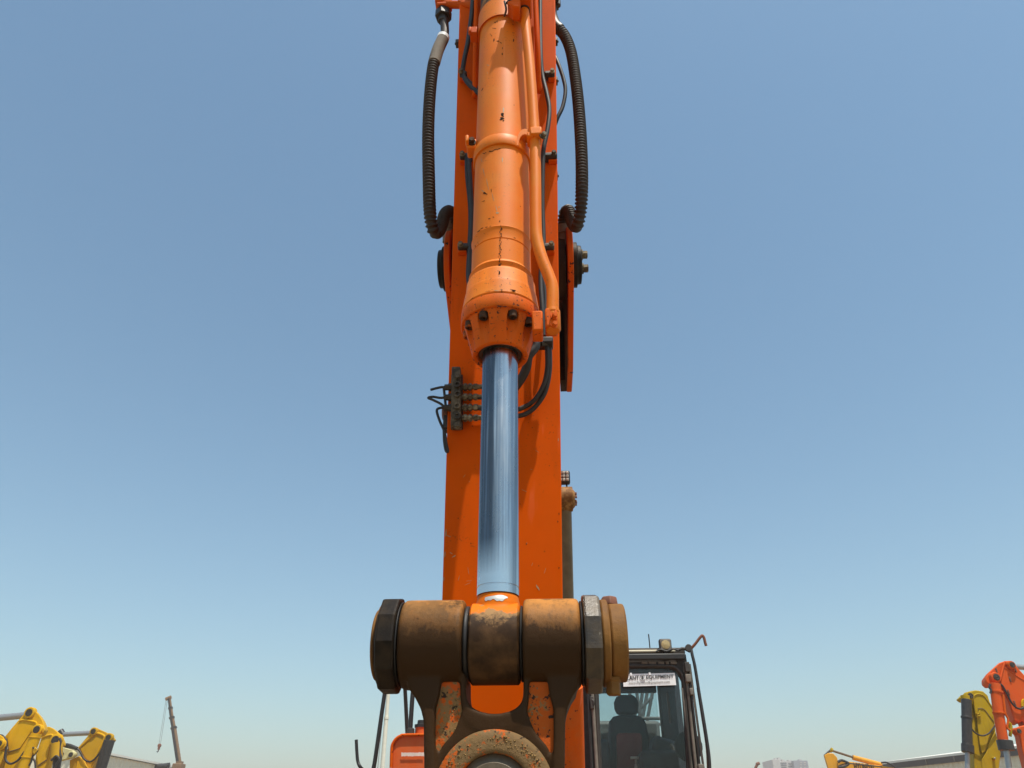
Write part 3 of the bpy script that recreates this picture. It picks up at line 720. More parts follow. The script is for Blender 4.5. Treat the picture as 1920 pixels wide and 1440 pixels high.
# port block on the head
pb = ea(1027, 606, HP+0.01)
mb = MB(); mb.box(pb+Vector((0.010, 0.0, 0.002)), (0.034, 0.055, 0.062)); mb.build('flange_block', M['head'], CYL, bevel=0.005)
mb = MB(); mb.box(ea(1008, 612, HP+0.015), (0.030, 0.06, 0.068)); mb.build('port_block', M['head'], CYL, bevel=0.005)
mb = MB(); mb.lathe(ea(1036, 585, HP+0.005), (0, 0, -1), [(0, 0.0215), (0.060, 0.0215), (0.066, 0.018)], 28); mb.build('elbow', M['barrel'], CYL)
mb = MB(); hexbolt(mb, ea(1038, 594, HP-0.018), (0.4, -1, 0), 0.0075, 0.013); hexbolt(mb, ea(1038, 610, HP-0.018), (0.4, -1, 0), 0.0075, 0.013); mb.build('flange_bolt', M['head'], CYL)
# pipe clamp: arch and saddle holding the pipe at the band
ac = ea(985, 262, HP-0.03)
mb = MB(); arch = []
for i in range(9):
    a = R(200-i*25); arch.append(ea(981+10*math.cos(a), 262-12*math.sin(a), HC-0.085))
pts_o = [ea(984+17*math.cos(R(a)), 268-27*math.sin(R(a)), HC-0.082) for a in range(-10, 191, 20)]
pts_i = [ea(984+11*math.cos(R(a)), 270-18*math.sin(R(a)), HC-0.082) for a in range(-10, 191, 20)]
mb.prism(pts_o+pts_i[::-1], (0, 0.035, 0)); mb.build('pipe_arch', M['barrel'], CYL, bevel=0.002)
mb = MB(); mb.box(ea(1005, 255, HP-0.006), (0.038, 0.050, 0.034)); mb.box(ea(994, 262, HP+0.0), (0.02, 0.05, 0.02)); mb.build('pipe_saddle', M['barrel'], CYL, bevel=0.004)
mb = MB(); hexbolt(mb, ea(1017, 256, HP-0.02), (0.6, -1, 0), 0.009, 0.016); mb.build('clamp_bolt', M['fitting'], CYL)
# top pipe bracket
mb = MB(); mb.box(ea(980, 2, HP-0.04), (0.066, 0.12, 0.05)); mb.box(ea(964, 6, HP-0.05), (0.05, 0.09, 0.016)); mb.prism([ea(950, 2, HP-.08), ea(975, -6, HP-.08), ea(975, 12, HP-.08), ea(962, 12, HP-.08)], (0, 0.06, 0)); mb.build('pipe_saddle', M['boom'], CYL, bevel=0.006)
mb = MB(); mb.lathe(ea(983, 12, HP-0.02), (0, 0, -1), [(0, 0.021), (0.03, 0.021)], 24); mb.build('pipe_nut', M['clamp'], CYL)
tp = [ea(946, 2, 1.60), ea(949, 18, 1.61), ea(946, 30, 1.645)]
mb = MB(); mb.tube(tp, 0.004, 8); mb.tube([ea(950, 6, 1.60), ea(957, 0, 1.60), ea(964, 4, 1.60), ea(968, 14, 1.62)], 0.005, 8); mb.build('grease_line', M['clamp'], CYL)
# chips on the barrel where the photograph has them
def chips(cells, mat, name, r=RB):
    mb = MB()
    for c in cells:
        px, py, w, h_ = c[:4]; rot = c[4] if len(c) > 4 else 0.0; rad = c[5] if len(c) > 5 else r
        n = 10; ctr = cyl_hit(px, py, rad+0.0006); vs = [ctr]
        for k in range(n):
            a = 2*math.pi*k/n; q = 0.45+0.75*random.random(); u, v = w*q*math.cos(a), h_*q*math.sin(a)
            vs.append(cyl_hit(px+u*math.cos(rot)-v*math.sin(rot), py+u*math.sin(rot)+v*math.cos(rot), rad+0.0006))
        mb.add(vs, [(0, 1+k, 1+(k+1) % n) for k in range(n)])
    return mb.build(name, mat, CYL, smooth=0)
cr = []
for i in range(26):
    y = 424+i*3.7; cr.append((939+1.6*math.sin(i*1.7)-(y-424)*0.02, y, 0.8+random.random()*(1.2 if y > 460 else .7), 2.2, 0, RB+(0.007 if y > 483 else 0.002)))
cr += [(906+i*2.4, 288-i*0.75+random.uniform(-.8, .8), 1.7, 0.8, -0.3) for i in range(14) if i not in (3, 4)]
cr += [(942, 216, 3.2, 4.5), (941, 222, 4.5, 3.5), (944, 226, 2, 2), (938, 224, 1.6, 1.2), (928, 42, 1.6, 1.6), (932, 40, 1, 2.5), (926, 75, 1.4, 3, .5), (934, 77, 3, 1), (939, 80, 3, 1, .6), (942, 90, .8, 2), (942, 101, 1.2, 2.5),
       (921, 66, .6, 4, -.6), (927, 53, 4, .6, .1), (904, 168, .7, 4, .6), (909, 362, 4, 2, .4), (913, 364, 2, 1), (921, 357, 1, 4), (907, 377, 4, .8, -.3), (917, 410, 2.5, .9, -.3), (925, 407, 2, .8), (937, 415, 1, 2),
       (895, 440, .8, 4, .3), (898, 433, 4, 1.1, -.7), (904, 428, 4, 1.0, -.4), (912, 426, 3, .9, -.2), (920, 424.5, 3, .8, -.1), (908, 438, 1.2, .6), (951, 449, .8, .8), (965, 446, 2, .6, .4), (956, 469, .8, .8), (891, 462, .8, 2), (976, 387, .8, .8),
       (964, 197, .8, .8), (963, 76, 1.4, 3), (941, 430, 1.6, 3.5), (936, 498, 2.2, 5, 0, .1), (936, 512, 2.0, 4, 0, .104)]
chips(cr, M['primer'], 'paint_chip')
chips([(944, 207, 1.6, 6), (903+0, 300, .6, 6, -.25), (907, 322, .6, 12, -.25), (914, 345, .6, 12, -.2), (925, 372, .6, 11, -.25), (931, 392, .7, 9, -.2), (933, 399, 4, 1.5), (936, 388, 3, .5, -.3), (905, 358, 4, 1.2, .6), (942, 300, 1.1, 7), (932, 545, 6, .8, 0, .114), (916, 122, 4, .8, .2), (914, 137, .8, 1.3)], M['bare'], 'scrape')
chips([(936, 574, 7, 1.5, 0, .1158), (946, 575, 5, 1.2, .1, .1158), (941, 545.5, 1.2, 4, 0, .1148), (963, 545, 6, 1.8, .15, .1148), (960, 543, 5, .8, .2, .1148), (940, 534, .8, .9, 0, .112), (906, 580, 5, 1.2, -.25, .1158), (893, 586, 4, 1.3, -.4, .1158), (983, 582, 4, 1, .3, .1158), (993, 588, 3, 1.4, .4, .1158),
       (885, 560, .6, 5, .8, .1158), (915, 546, 6, .4, -.1, .1148), (952, 522, 1.2, .8, 0, .109)], M['primer'], 'paint_chip')

# ---- hydraulic pipes along the arm beside the cylinder
def tubearm(name, pix, r, mat, parent=ARM, seg=14, sub=8):
    mb = MB(); mb.tube([arm_pt(x, y, o) for x, y, o in pix], r, seg, sub); return mb.build(name, mat, parent)
tubearm('steel_line', [(1003, -40, .10), (1005, 20, .10), (1008, 90, .09), (1010, 160, .05), (1011, 172, .02)], 0.011, M['arm'])
tubearm('steel_line', [(893, -40, .05), (893, 30, .05), (891, 100, .05), (890, 170, .04), (889, 180, .015)], 0.010, M['arm'])
tubearm('control_hose', [(887, -20, .045), (885, 20, .045), (878, 75, .045), (871, 110, .04), (868, 136, .03), (876, 154, .035), (893, 171, .045), (905, 180, .05)], 0.0095, M['hose'])
tubearm('control_hose', [(868, 138, .02), (878, 152, .022), (893, 164, .03), (903, 172, .05)], 0.008, M['hose'])
tubearm('control_hose', [(875, 290, .03), (876, 330, .028), (881, 380, .028), (882, 420, .028), (880, 470, .028), (878, 520, .03), (885, 560, .06)], 0.008, M['hose'])
tubearm('control_hose', [(879, 290, .045), (882, 340, .05), (885, 400, .05), (884, 440, .05), (882, 480, .05), (881, 520, .05), (886, 560, .06)], 0.008, M['hose'])
tubearm('control_hose', [(1013, -20, .04), (1013, 40, .04), (1014, 100, .04), (1017, 140, .035), (1025, 175, .04), (1030, 205, .045), (1027, 240, .05), (1020, 275, .05), (1018, 300, .04), (1017, 380, .03), (1019, 460, .03), (1014, 520, .04), (1017, 580, .05), (1020, 630, .05)], 0.0085, M['hose'])
tubearm('control_hose', [(1016, 500, .02), (1021, 540, .02), (1023, 580, .02), (1022, 630, .03)], 0.0075, M['hose'])
tubearm('control_hose', [(1036, 96, -.06), (1047, 120, -.05), (1057, 150, -.05), (1060, 172, -.05), (1055, 200, -.05), (1045, 222, -.05), (1037, 245, -.06)], 0.008, M['hose'])
# lower hoses under the port block
tubearm('control_hose', [(1000, 636, .10), (1004, 650, .10), (991, 668, .10), (987, 690, .08), (976, 712, .06), (955, 740, .04)], 0.0145, M['hose'])
tubearm('control_hose', [(1024, 632, .07), (1026, 660, .07), (1026, 690, .06), (1020, 720, .05), (1004, 748, .04), (985, 762, .03), (960, 770, .03), (925, 768, .03), (896, 765, .03)], 0.0075, M['hose'])
tubearm('control_hose', [(1028, 632, .06), (1031, 665, .06), (1030, 700, .05), (1022, 735, .04), (1006, 760, .03), (988, 775, .025), (965, 781, .025), (930, 783, .025), (896, 783, .025)], 0.0075, M['hose'])
tubearm('control_hose', [(960, 745, .03), (930, 744, .03), (896, 745, .03)], 0.0075, M['hose'])
tubearm('control_hose', [(955, 728, .04), (930, 726, .03), (896, 725, .03)], 0.0075, M['hose'])
mb = MB(); p0 = arm_pt(998, 643, .10); p1 = arm_pt(1012, 645, .085); mb.cyl(p0, p1, 0.010, seg=6); mb.cyl(arm_pt(1012, 644, .085), arm_pt(1030, 641, .07), 0.014, seg=14); mb.cyl(arm_pt(1025, 634, .065), arm_pt(1025, 652, .065), 0.014, seg=6); mb.build('hose_fitting', M['clamp'], ARM, bevel=0.001)
mb = MB(); mb.box(arm_pt(1021, 644, .07), (0.055, 0.05, 0.022)); mb.build('hose_fitting', M['black'], ARM, bevel=0.004)
# hose clamps screwed to the arm
for (x, y, w) in ((1030, 142, 20), (1031, 295, 26), (1027, 465, 22), (869, 142, 14), (874, 296, 22), (872, 465, 24)):
    c = arm_pt(x, y, 0.020); k = 0.0021*w/2*1.0
    mb = MB(); mb.box(c, (k*2, 0.036, 0.021)); cl = mb.build('hose_clamp', M['clamp'], ARM, bevel=0.006)
    s_ = 1 if x > 950 else -1
    mb = MB(); hexbolt(mb, c+Vector((s_*k*0.55, -0.018, 0)), (0, -1, 0), 0.008, 0.012); mb.build('clamp_screw', M['fitting'], ARM)
    mb = MB(); mb.box(c+Vector((s_*k*0.4, 0.01, -0.012)), (k*1.2, 0.02, 0.010)); mb.build('clamp_pad', M['arm'], ARM, bevel=0.002)
# small side lugs on the arm's edges
for (x, y) in ((858, 82), (1042, 78), (1042, 152), (1042, 330)):
    mb = MB(); c = arm_pt(x, y, -0.05); mb.box(c, (0.016, 0.03, 0.022)); mb.cyl(c, c+Vector((0.012 if x > 950 else -0.012, 0, 0)), 0.006, seg=6); mb.build('side_lug', M['clamp'], ARM, bevel=0.002)

# ---- manifold block on the arm's left edge
def mani():
    pts = [arm_pt(850, 701, .0), arm_pt(866, 701, .0), arm_pt(867, 811, .0), arm_pt(848, 811, .0)]
    mb = MB(); mb.prism([p+Vector((0, -0.012, 0)) for p in pts], (0, -0.035, 0)); blk = mb.build('manifold', M['manifold'], ARM, bevel=0.004)
    mb = MB(); mb.prism([p+Vector((0, 0.0, 0)) for p in (arm_pt(847, 706), arm_pt(868, 706), arm_pt(868, 806), arm_pt(846, 806))], (0, -0.012, 0)); mb.build('manifold_plate', M['clamp'], ARM)
    for y in (707, 722, 740, 762, 781, 798):
        mb = MB(); c = arm_pt(857.5, y, .047)
        if y in (707, 798): hexbolt(mb, c, (0, -1, 0), 0.009, 0.010)
        else: mb.lathe(c, (0, -1, 0), [(0, 0.011), (0.008, 0.011), (0.008, 0.006), (0.003, 0.006), (0.003, 0)], 18, False)
        mb.build('manifold_plug', M['manifold'], ARM)
    for y in (726, 745, 764.5, 784):
        mb = MB(); c = arm_pt(866, y, .03); x = 0.0
        for (l_, r_, sg) in ((0.006, 0.009, 14), (0.010, 0.0125, 6), (0.006, 0.009, 14), (0.010, 0.012, 6), (0.006, 0.008, 14), (0.012, 0.011, 6), (0.015, 0.008, 14)):
            mb.lathe(c+Vector((x, 0, 0)), (1, 0, 0), [(0, r_), (l_, r_)], sg); x += l_
        mb.build('hose_fitting', M['fitting'], ARM, bevel=0.0008)
    for y in (726, 745, 764.5):
        mb = MB(); c = arm_pt(850, y, .03); mb.lathe(c, (-1, 0, 0), [(0, 0.009), (0.006, 0.009), (0.006, 0.0125), (0.016, 0.0125), (0.016, 0.010), (0.028, 0.010)], 6); mb.build('hose_fitting', M['clamp'], ARM)
    H_ = lambda x, y, o=.03: arm_pt(x, y, o)
    for path in ([(838, 726), (828, 726), (818, 728), (807, 731)],
                 [(832, 727), (834, 745), (836, 765)],
                 [(837, 745), (825, 746), (812, 744), (803, 746), (812, 750), (826, 757), (834, 764)],
                 [(838, 764), (825, 765), (819, 770), (824, 788), (832, 806), (835, 818), (837, 832), (840, 846), (836, 845), (833, 828), (832, 806)]):
        mb = MB(); mb.tube([H_(x, y) for x, y in path], 0.0042, 8, 6); mb.build('thin_hose', M['hose'], ARM)
    mb = MB(); c = arm_pt(840, 775, -.03); mb.lathe(c, (-1, 0, 0), [(0, 0.028), (0.012, 0.028), (0.018, 0.02), (0.020, 0.0)], 24, False); mb.build('side_plug', M['rust'], ARM)
    mb = MB(); mb.box(arm_pt(838, 793, -.02), (0.022, 0.03, 0.05)); mb.box(arm_pt(837, 803, -.02), (0.012, 0.02, 0.03)); mb.build('side_bracket', M['clamp'], ARM, bevel=0.003)
mani()

# ---- top fittings and the two spiral hoses looping to the boom
def hoses():
    HS = 1.98
    mb = MB(); mb.cyl(ea(822, 8, HS-.06), ea(893, 10, HS-.12), 0.017, seg=20); mb.box(ea(832, 6, HS-.06), (0.070, 0.06, 0.05)); mb.box(ea(831, 17, HS-.06), (0.052, 0.06, 0.018)); mb.box(ea(872, 4, HS-.1), (0.06, 0.03, 0.03)); mb.build('line_block', M['boom'], EX, bevel=0.005)
    mb = MB(); c = ea(832, 22, HS-.05); mb.lathe(c, (0, 0, -1), [(0, 0.037), (0.046, 0.037)], 6, True, 0.2); mb.lathe(c+Vector((0, 0, -0.046)), (0, 0, -1), [(0, 0.021), (0.03, 0.021)], 20); mb.build('hose_nut', M['clamp'], EX, bevel=0.003)
    left = [ea(833, 38, HS-.05), ea(834, 60, HS-.05), ea(831, 72, HS-.05), ea(820, 96, HS-.05), ea(812, 125, HS-.05), ea(806, 180, HS-.04), ea(803, 250, HS-.02), ea(804, 330, HS), ea(806, 395, HS+.02), ea(811, 428, HS+.05), ea(820, 436, HS+.08), ea(828, 422, HS+.11), ea(834, 402, HS+.13), ea(843, 396, HS+.17), ea(849, 408, HS+.20), ea(846, 430, HS+.24)]
    right = [ea(1035, -10, HS), ea(1033, 25, HS), ea(1042, 48, HS), ea(1058, 66, HS), ea(1070, 95, HS), ea(1078, 140, HS), ea(1085, 200, HS), ea(1090, 280, HS), ea(1091, 350, HS+.01), ea(1088, 400, HS+.05), ea(1081, 424, HS+.09), ea(1073, 416, HS+.12), ea(1067, 396, HS+.15), ea(1060, 398, HS+.18), ea(1056, 412, HS+.21), ea(1054, 432, HS+.24)]
    PITCHC = 0.0152
    for nm, path, smooth_to in (('left', left, 0.16), ('right', right, 0.05)):
        def fn(s, i, st=smooth_to):
            if s < st: return 0.86
            return 1.0+(0.14, 0.14, -0.04, -0.13, -0.13, -0.04)[i % 6]*(1 if s < 1.9 else 0.6)
        mb = MB(); mb.tube(path, 0.0212, 22, 12, rf=(PITCHC/6, fn)); h_ = mb.build('spiral_hose', M['corr'], EX, smooth=50)
    mb = MB(); mb.tube([ea(830.5, 73, HS-.05), ea(821, 94, HS-.05), ea(814, 118, HS-.05)], 0.0255, 22, 6); mb.build('hose_sleeve', M['sleeve'], EX)
    mb = MB(); mb.tube([ea(831.5, 69, HS-.05), ea(830, 74, HS-.05)], 0.0262, 22, 4); mb.build('hose_sleeve', M['white'], EX)
    mb = MB(); mb.tube([ea(1034, 10, HS), ea(1034, 27, HS), ea(1041, 47, HS), ea(1050, 56, HS)], 0.0255, 22, 6); mb.build('hose_elbow', M['clamp'], EX)
    mb = MB(); mb.box(ea(1032, 3, HS-.01), (0.075, 0.07, 0.035)); mb.cyl(ea(1046, 4, HS-.01)+Vector((0, 0, 0.02)), ea(1046, 4, HS-.01)-Vector((0, 0, 0.03)), 0.014, seg=6); mb.build('line_block', M['clamp'], EX, bevel=0.004)
    for (x, y, sx) in ((841, 415, -1), (1057, 424, 1)):
        p = ea(x, y, HS+.22); mb = MB(); mb.lathe(p, (0, 0.35, -1), [(0, 0.030), (0.035, 0.030), (0.035, 0.024), (0.09, 0.024)], 20); mb.build('hose_end', M['sleeve'], EX)
hoses()

# ---- bucket link and its pin
def link():
    hx = lambda px: ea(px, 1127, HC-0.01).x
    l0, l1, r0, r1 = hx(762), hx(874), hx(981), hx(1084)
    mb = MB(); RH = 0.0975
    def hous(x0, x1):
        L = x1-x0; mb.lathe(E(x0, HC, ZP), (1, 0, 0), [(0, 0.05), (0.0, RH-0.006), (0.006, RH), (L-0.006, RH), (L, RH-0.006), (L, 0.05)], 64)
    hous(l0, l1); hous(r0, r1)
    cx = ea(926, 1440, HC).x
    zb = ez(926, 1450, HC-0.06)      # height of the lower boss axis as drawn
    # side ribs: run from each housing down, narrowing a little
    def lk(px, py): return ea(px, py, HC-0.055)
    def rib(pix, y0, y1):
        mb.prism([Vector((p.x, y0, p.z)) for p in [lk(*q) for q in pix]], (0, y1-y0, 0))
    F0, F1 = HC-YR-0.060, HC-YR+0.075
    MIR = lambda pix: [(1853.5-x, y) for x, y in pix]
    RL = [(763, 1255), (765, 1290), (778, 1308), (789, 1330), (794, 1352), (795, 1440), (795, 1760), (818, 1760), (817, 1440), (815, 1380), (816, 1330), (824, 1302), (830, 1250)]
    RR = [(1085, 1255), (1083, 1292), (1073, 1306), (1064, 1328), (1060, 1352), (1059, 1440), (1060, 1760), (1036, 1760), (1037, 1440), (1038, 1380), (1038, 1330), (1030, 1302), (1024, 1250)]
    rib(RL, F0, F1); rib(RR, F0, F1)
    # rim round the window below the rod eye, thick towards the lower boss
    U, O = [(873, 1262)], [(862, 1262)]
    for i in range(17):
        th = math.pi*i/16; sn = math.sin(th)
        U.append((927-54*math.cos(th), 1294+43*sn**0.7)); O.append((927-65*math.cos(th), 1296+82*sn**0.75))
    U.append((981, 1262)); O.append((992, 1262))
    for i in range(len(U)-1): rib([U[i], U[i+1], O[i+1], O[i]], F0+0.008, F1)
    DL = [(864, 1335), (905, 1374), (880, 1384), (852, 1404), (830, 1432), (818, 1470), (816, 1425), (828, 1398), (850, 1372), (860, 1350)]
    rib(DL, F0+0.010, F1); rib(MIR(DL), F0+0.010, F1)
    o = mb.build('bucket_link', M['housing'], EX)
    rm = o.modifiers.new('cast', 'REMESH'); rm.mode = 'VOXEL'; rm.voxel_size = 0.0042; rm.use_smooth_shade = True
    sm = o.modifiers.new('soften', 'SMOOTH'); sm.factor = 0.5; sm.iterations = 5
    # recessed painted panels between the ribs, and the boss over the lower pin
    Fp = F0+0.016
    PL = [(814, 1440), (813, 1360), (815, 1312), (822, 1276), (866, 1276), (867, 1330), (872, 1352), (866, 1388), (832, 1432), (818, 1472)]
    for pix in (PL, MIR(PL)):
        mb = MB(); mb.prism([Vector((p.x, Fp, p.z)) for p in [lk(*q) for q in pix]], (0, 0.05, 0)); mb.build('link_panel', M['web'], o, bevel=0.003)
    bz = lk(926, 1482)
    mb = MB(); n = 40; vs = []
    ro, ri = 0.127, 0.079
    mb.lathe(Vector((bz.x, F0-0.004, bz.z-0.012)), (0, 1, 0), [(0.075, ri), (0.003, ri), (0.0, ri+0.003), (0.0006, ri+0.012), (0.0022, ro-0.022), (0.0045, ro-0.010), (0.009, ro-0.003), (0.018, ro), (0.075, ro)], 72, False)
    mb.build('link_boss', M['boss'], o, smooth=60)
    mb = MB(); mb.lathe(Vector((bz.x, F0+0.001, bz.z-0.012)), (0, 1, 0), [(0.0, 0.0), (0.0, 0.062), (0.006, 0.071), (0.008, 0.0782), (0.06, 0.0782)], 48, False)
    mb.build('boss_plug', M['plug'], o, smooth=30)
    # dried mud caked along the panel edges and round the lower boss
    rnd = random.Random(5); mud = MB()
    def lump(px, py, dep, r):
        p = lk(px, py); c = Vector((p.x, dep, p.z)); vs = [c+Vector((rnd.uniform(-.2, .2)*r, -r*rnd.uniform(.35, .7), rnd.uniform(-.2, .2)*r))]; n = 6
        for k in range(n):
            a_ = 2*math.pi*k/n+rnd.uniform(-.3, .3); q = r*rnd.uniform(.6, 1.2); vs.append(c+Vector((q*math.cos(a_), 0.002, q*math.sin(a_))))
        mud.add(vs, [(0, 1+k, 1+(k+1) % n) for k in range(n)])
    edge = [(864, 1288), (866, 1320), (868, 1345), (862, 1378), (846, 1404), (830, 1428), (821, 1446)]
    for mir in (0, 1):
        for i in range(len(edge)-1):
            for k in range(26 if not mir else 15):
                t = rnd.random(); x = edge[i][0]+(edge[i+1][0]-edge[i][0])*t-abs(rnd.gauss(0, 9)); y = edge[i][1]+(edge[i+1][1]-edge[i][1])*t+rnd.gauss(0, 4)
                if x < 819 or y > 1446: continue
                lump(1853.5-x if mir else x, y, Fp, rnd.uniform(.0016, .0052))
    for k in range(420):
        a_ = R(rnd.uniform(15, 165)); q = 0.084+abs(rnd.gauss(0, 0.024))
        if q > 0.112: continue
        if R(100) < a_ < R(125) and rnd.random() < .5: continue
        c = Vector((bz.x+q*math.cos(a_), 0, bz.z-0.012+q*math.sin(a_))); dep = F0-0.004+0.002
        r = rnd.uniform(.0018, .0055); vs = [Vector((c.x, dep-r*rnd.uniform(.3, .7), c.z))]; n = 6
        for j in range(n):
            b2 = 2*math.pi*j/n+rnd.uniform(-.3, .3); w2 = r*rnd.uniform(.6, 1.25); vs.append(Vector((c.x+w2*math.cos(b2), dep+0.003, c.z+w2*math.sin(b2))))
        mud.add(vs, [(0, 1+j, 1+(j+1) % n) for j in range(n)])
    mo = mud.build('dried_mud', M['mud'], o, smooth=0); mo['kind'] = 'stuff'
    mb = MB(); mb.prism([Vector((p.x, Fp+0.006, p.z)) for p in [lk(*q) for q in ((822, 1440), (1036, 1440), (1036, 1760), (822, 1760))]], (0, 0.05, 0)); mb.build('link_plate', M['web'], o)
    # pin, flanges, collar
    px_ = lambda x, h=HC-0.02: ea(x, 1205, h).x
    P = E(0, HC, ZP)
    def ring_x(name, x0, x1, r, mat, seg=48, bev=0.004, phase=0.0, flat=False):
        mb = MB(); mb.lathe(Vector((x0, P.y, P.z)), (1, 0, 0), [(0, r), (x1-x0, r)], seg, True, phase)
        return mb.build(name, mat, o, bevel=bev, smooth=0 if flat else 35, seg=2)
    ring_x('link_pin', px_(700)+0.03, px_(1150), 0.052, M['clamp'])
    fl = hx(726), hx(768)
    ring_x('pin_flange', fl[0]-0.002, hx(757), 0.1055, M['flange'], 11, 0.006, 0.12, True)
    ring_x('flange_seal', hx(757)+0.001, l0-0.002, 0.094, M['black'])
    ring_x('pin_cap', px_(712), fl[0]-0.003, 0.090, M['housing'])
    ring_x('pin_end', px_(704), px_(712)-0.001, 0.078, M['collar'], 48, 0.008)
    ring_x('rod_gap_seal', l1+0.001, xl-0.001, 0.083, M['black']); ring_x('rod_gap_seal', xr_+0.001, r0-0.001, 0.083, M['black'])
    ring_x('flange_seal', r1+0.001, hx(1089), 0.092, M['black'])
    ring_x('pin_flange', hx(1089)+0.001, hx(1121), 0.1090, M['wornflange'], 10, 0.006, 0.30, True)
    ring_x('pin_washer', hx(1121)+0.001, hx(1136), 0.0940, M['collar'], 48, 0.004)
    c0, c1 = hx(1136)+0.001, px_(1177, HC-0.06)
    ring_x('pin_collar', c0, c1, 0.0845, M['collar'], 56, 0.005)
    xb = (hx(1137)+hx(1160))/2-0.008
    mb = MB(); mb.lathe(Vector((xb, P.y-0.005, P.z+0.080)), (0, 0, 1), [(0, 0.0215), (0.004, 0.0215), (0.018, 0.0195), (0.021, 0.017)], 6, True, 0.1); mb.build('retaining_bolt', M['rust'], o, bevel=0.002)
    mb = MB(); mb.lathe(Vector((xb-0.004, P.y-0.02, P.z-0.078)), (0, 0, -1), [(0, 0.019), (0.008, 0.019), (0.010, 0.0165), (0.034, 0.0165), (0.037, 0.014)], 6, True, 0.3); mb.build('retaining_nut', M['collar'], o, bevel=0.002)
    return o
LINK = link()

# ---- cab
def cab():
    HF, HB = 7.0, 8.6
    q = lambda x, y, h=HF: ea(x, y, h)
    out = [q(1102, 1226), q(1150, 1226), q(1200, 1226), q(1250, 1226), q(1286, 1226), q(1293, 1270), q(1301, 1340), q(1314, 1430), q(1325, 1560), q(1200, 1560), q(1116, 1560), q(1108, 1400)]
    inn = [q(1121, 1254), q(1150, 1252), q(1200, 1252), q(1250, 1252), q(1268, 1256), q(1279, 1276), q(1283, 1340), q(1288, 1430), q(1294, 1540), q(1200, 1540), q(1133, 1540), q(1127, 1400)]
    mb = MB(); mb.ringprism(out, inn, (0, 0.07, 0))
    # roof, posts, sills
    tl, tr = q(1100, 1226), q(1287, 1226)
    zt = tl.z
    x0, x1 = tl.x, tr.x; yb = HB-YR; yf = HF-YR
    mb.box(((x0+x1)/2, (yf+yb)/2+0.05, zt+0.03), (x1-x0, yb-yf, 0.055))
    zlow = 1.15
    for xx in (x0+0.04, x1-0.03):
        mb.box((xx, yb, (zlow+zt)/2), (0.08, 0.08, zt-zlow))
    mb.box(((x0+x1)/2, yb, zt-0.05), (x1-x0-0.17, 0.06, 0.1)); mb.box(((x0+x1)/2, yb, 1.85), (x1-x0-0.17, 0.06, 0.5))
    c = mb.build('cab', M['frame'], EX, bevel=0.008)
    # inside of the door wall
    mb = MB(); mb.box((x1-0.03, (yf+yb)/2+0.25, (zlow+zt)/2), (0.05, yb-yf-0.60, zt-zlow-0.02)); mb.build('door_panel', M['interior'], c)
    mb = MB(); mb.box((x1-0.06, yf+0.95, 2.72), (0.03, 0.03, 0.28)); mb.box((x1-0.06, yf+0.95, 2.30), (0.03, 0.03, 0.13)); mb.build('door_catch', M['frame_lit'], c)
    mb = MB(); mb.box((x1-0.02, yf+0.22, (zlow+2.2)/2), (0.05, 0.30, 2.2-zlow)); mb.box((x0+0.03, (yf+yb)/2, 1.5), (0.05, yb-yf-0.1, 0.7)); mb.build('side_panel', M['interior'], c)
    # headliner and floor
    mb = MB(); mb.box(((x0+x1)/2, (yf+yb)/2+0.05, 1.16), (x1-x0-0.1, yb-yf-0.1, 0.04)); mb.build('cab_floor', M['interior'], c)
    # window panes
    mb = MB(); mb.prism([p+Vector((0, 0.03, 0)) for p in inn], (0, 0.006, 0)); mb.build('windscreen', M['glass'], c)
    mb = MB(); mb.box(((x0+x1)/2, yb+0.02, (2.1+zt-0.1)/2), (x1-x0-0.17, 0.006, zt-0.1-2.1)); mb.build('rear_window', M['glass'], c)
    # visor edge, cream roof lip, header rail with its gaps
    mb = MB(); p0, p1 = q(1150, 1221.5, HF+.02), q(1252, 1221, HF+.02); mb.box(((p0.x+p1.x)/2-0.08, p0.y+0.5, p0.z+0.002), (p1.x-p0.x+0.3, 1.0, 0.022)); mb.build('roof_lid', M['cream'], c, bevel=0.008)
    mb = MB(); p0, p1 = q(1102, 1233, HF-.04), q(1284, 1233, HF-.04); mb.box(((p0.x+p1.x)/2, p0.y, p0.z), (p1.x-p0.x, 0.05, 0.05)); mb.build('header_rail', M['black'], c, bevel=0.008)
    for (xa, xb_) in ((1203, 1214), (1216, 1230), (1234, 1245), (1248, 1254), (1257, 1269)):
        mb = MB(); a, b_ = q(xa, 1243, HF-.012), q(xb_, 1243, HF-.012); mb.box(((a.x+b_.x)/2, a.y, a.z), (b_.x-a.x, 0.02, 0.022), Matrix.Rotation(random.uniform(-.12, .12), 3, 'Y')); mb.build('header_slot', M['frame_lit'], c, bevel=0.004)
    mb = MB(); mb.tube([q(1120, 1250, HF-.02), q(1180, 1248.5, HF-.02), q(1250, 1248.5, HF-.02), q(1268, 1253, HF-.02), q(1279, 1266, HF-.02), q(1283, 1285, HF-.02), q(1287, 1340, HF-.02), q(1295, 1440, HF-.02), q(1302, 1540, HF-.02)], 0.012, 10); mb.build('window_seal', M['frame'], c)
    # pillar trim strips, hinges
    for (xa, ya, xb_, yb_, r_, mt) in ((1286, 1258, 1305, 1440, .013, 'frame_lit'), (1290, 1250, 1312, 1440, .011, 'black'), (1293, 1245, 1319, 1440, .010, 'frame_lit'), (1279, 1290, 1297, 1440, .008, 'frame_lit')):
        mb = MB(); a, b_ = q(xa, ya, HF-.02), q(xb_, yb_, HF-.02); d = (b_-a); mb.tube([a, a+d*0.5, a+d*1.6], r_, 10, 4); mb.build('pillar_trim', M[mt], c)
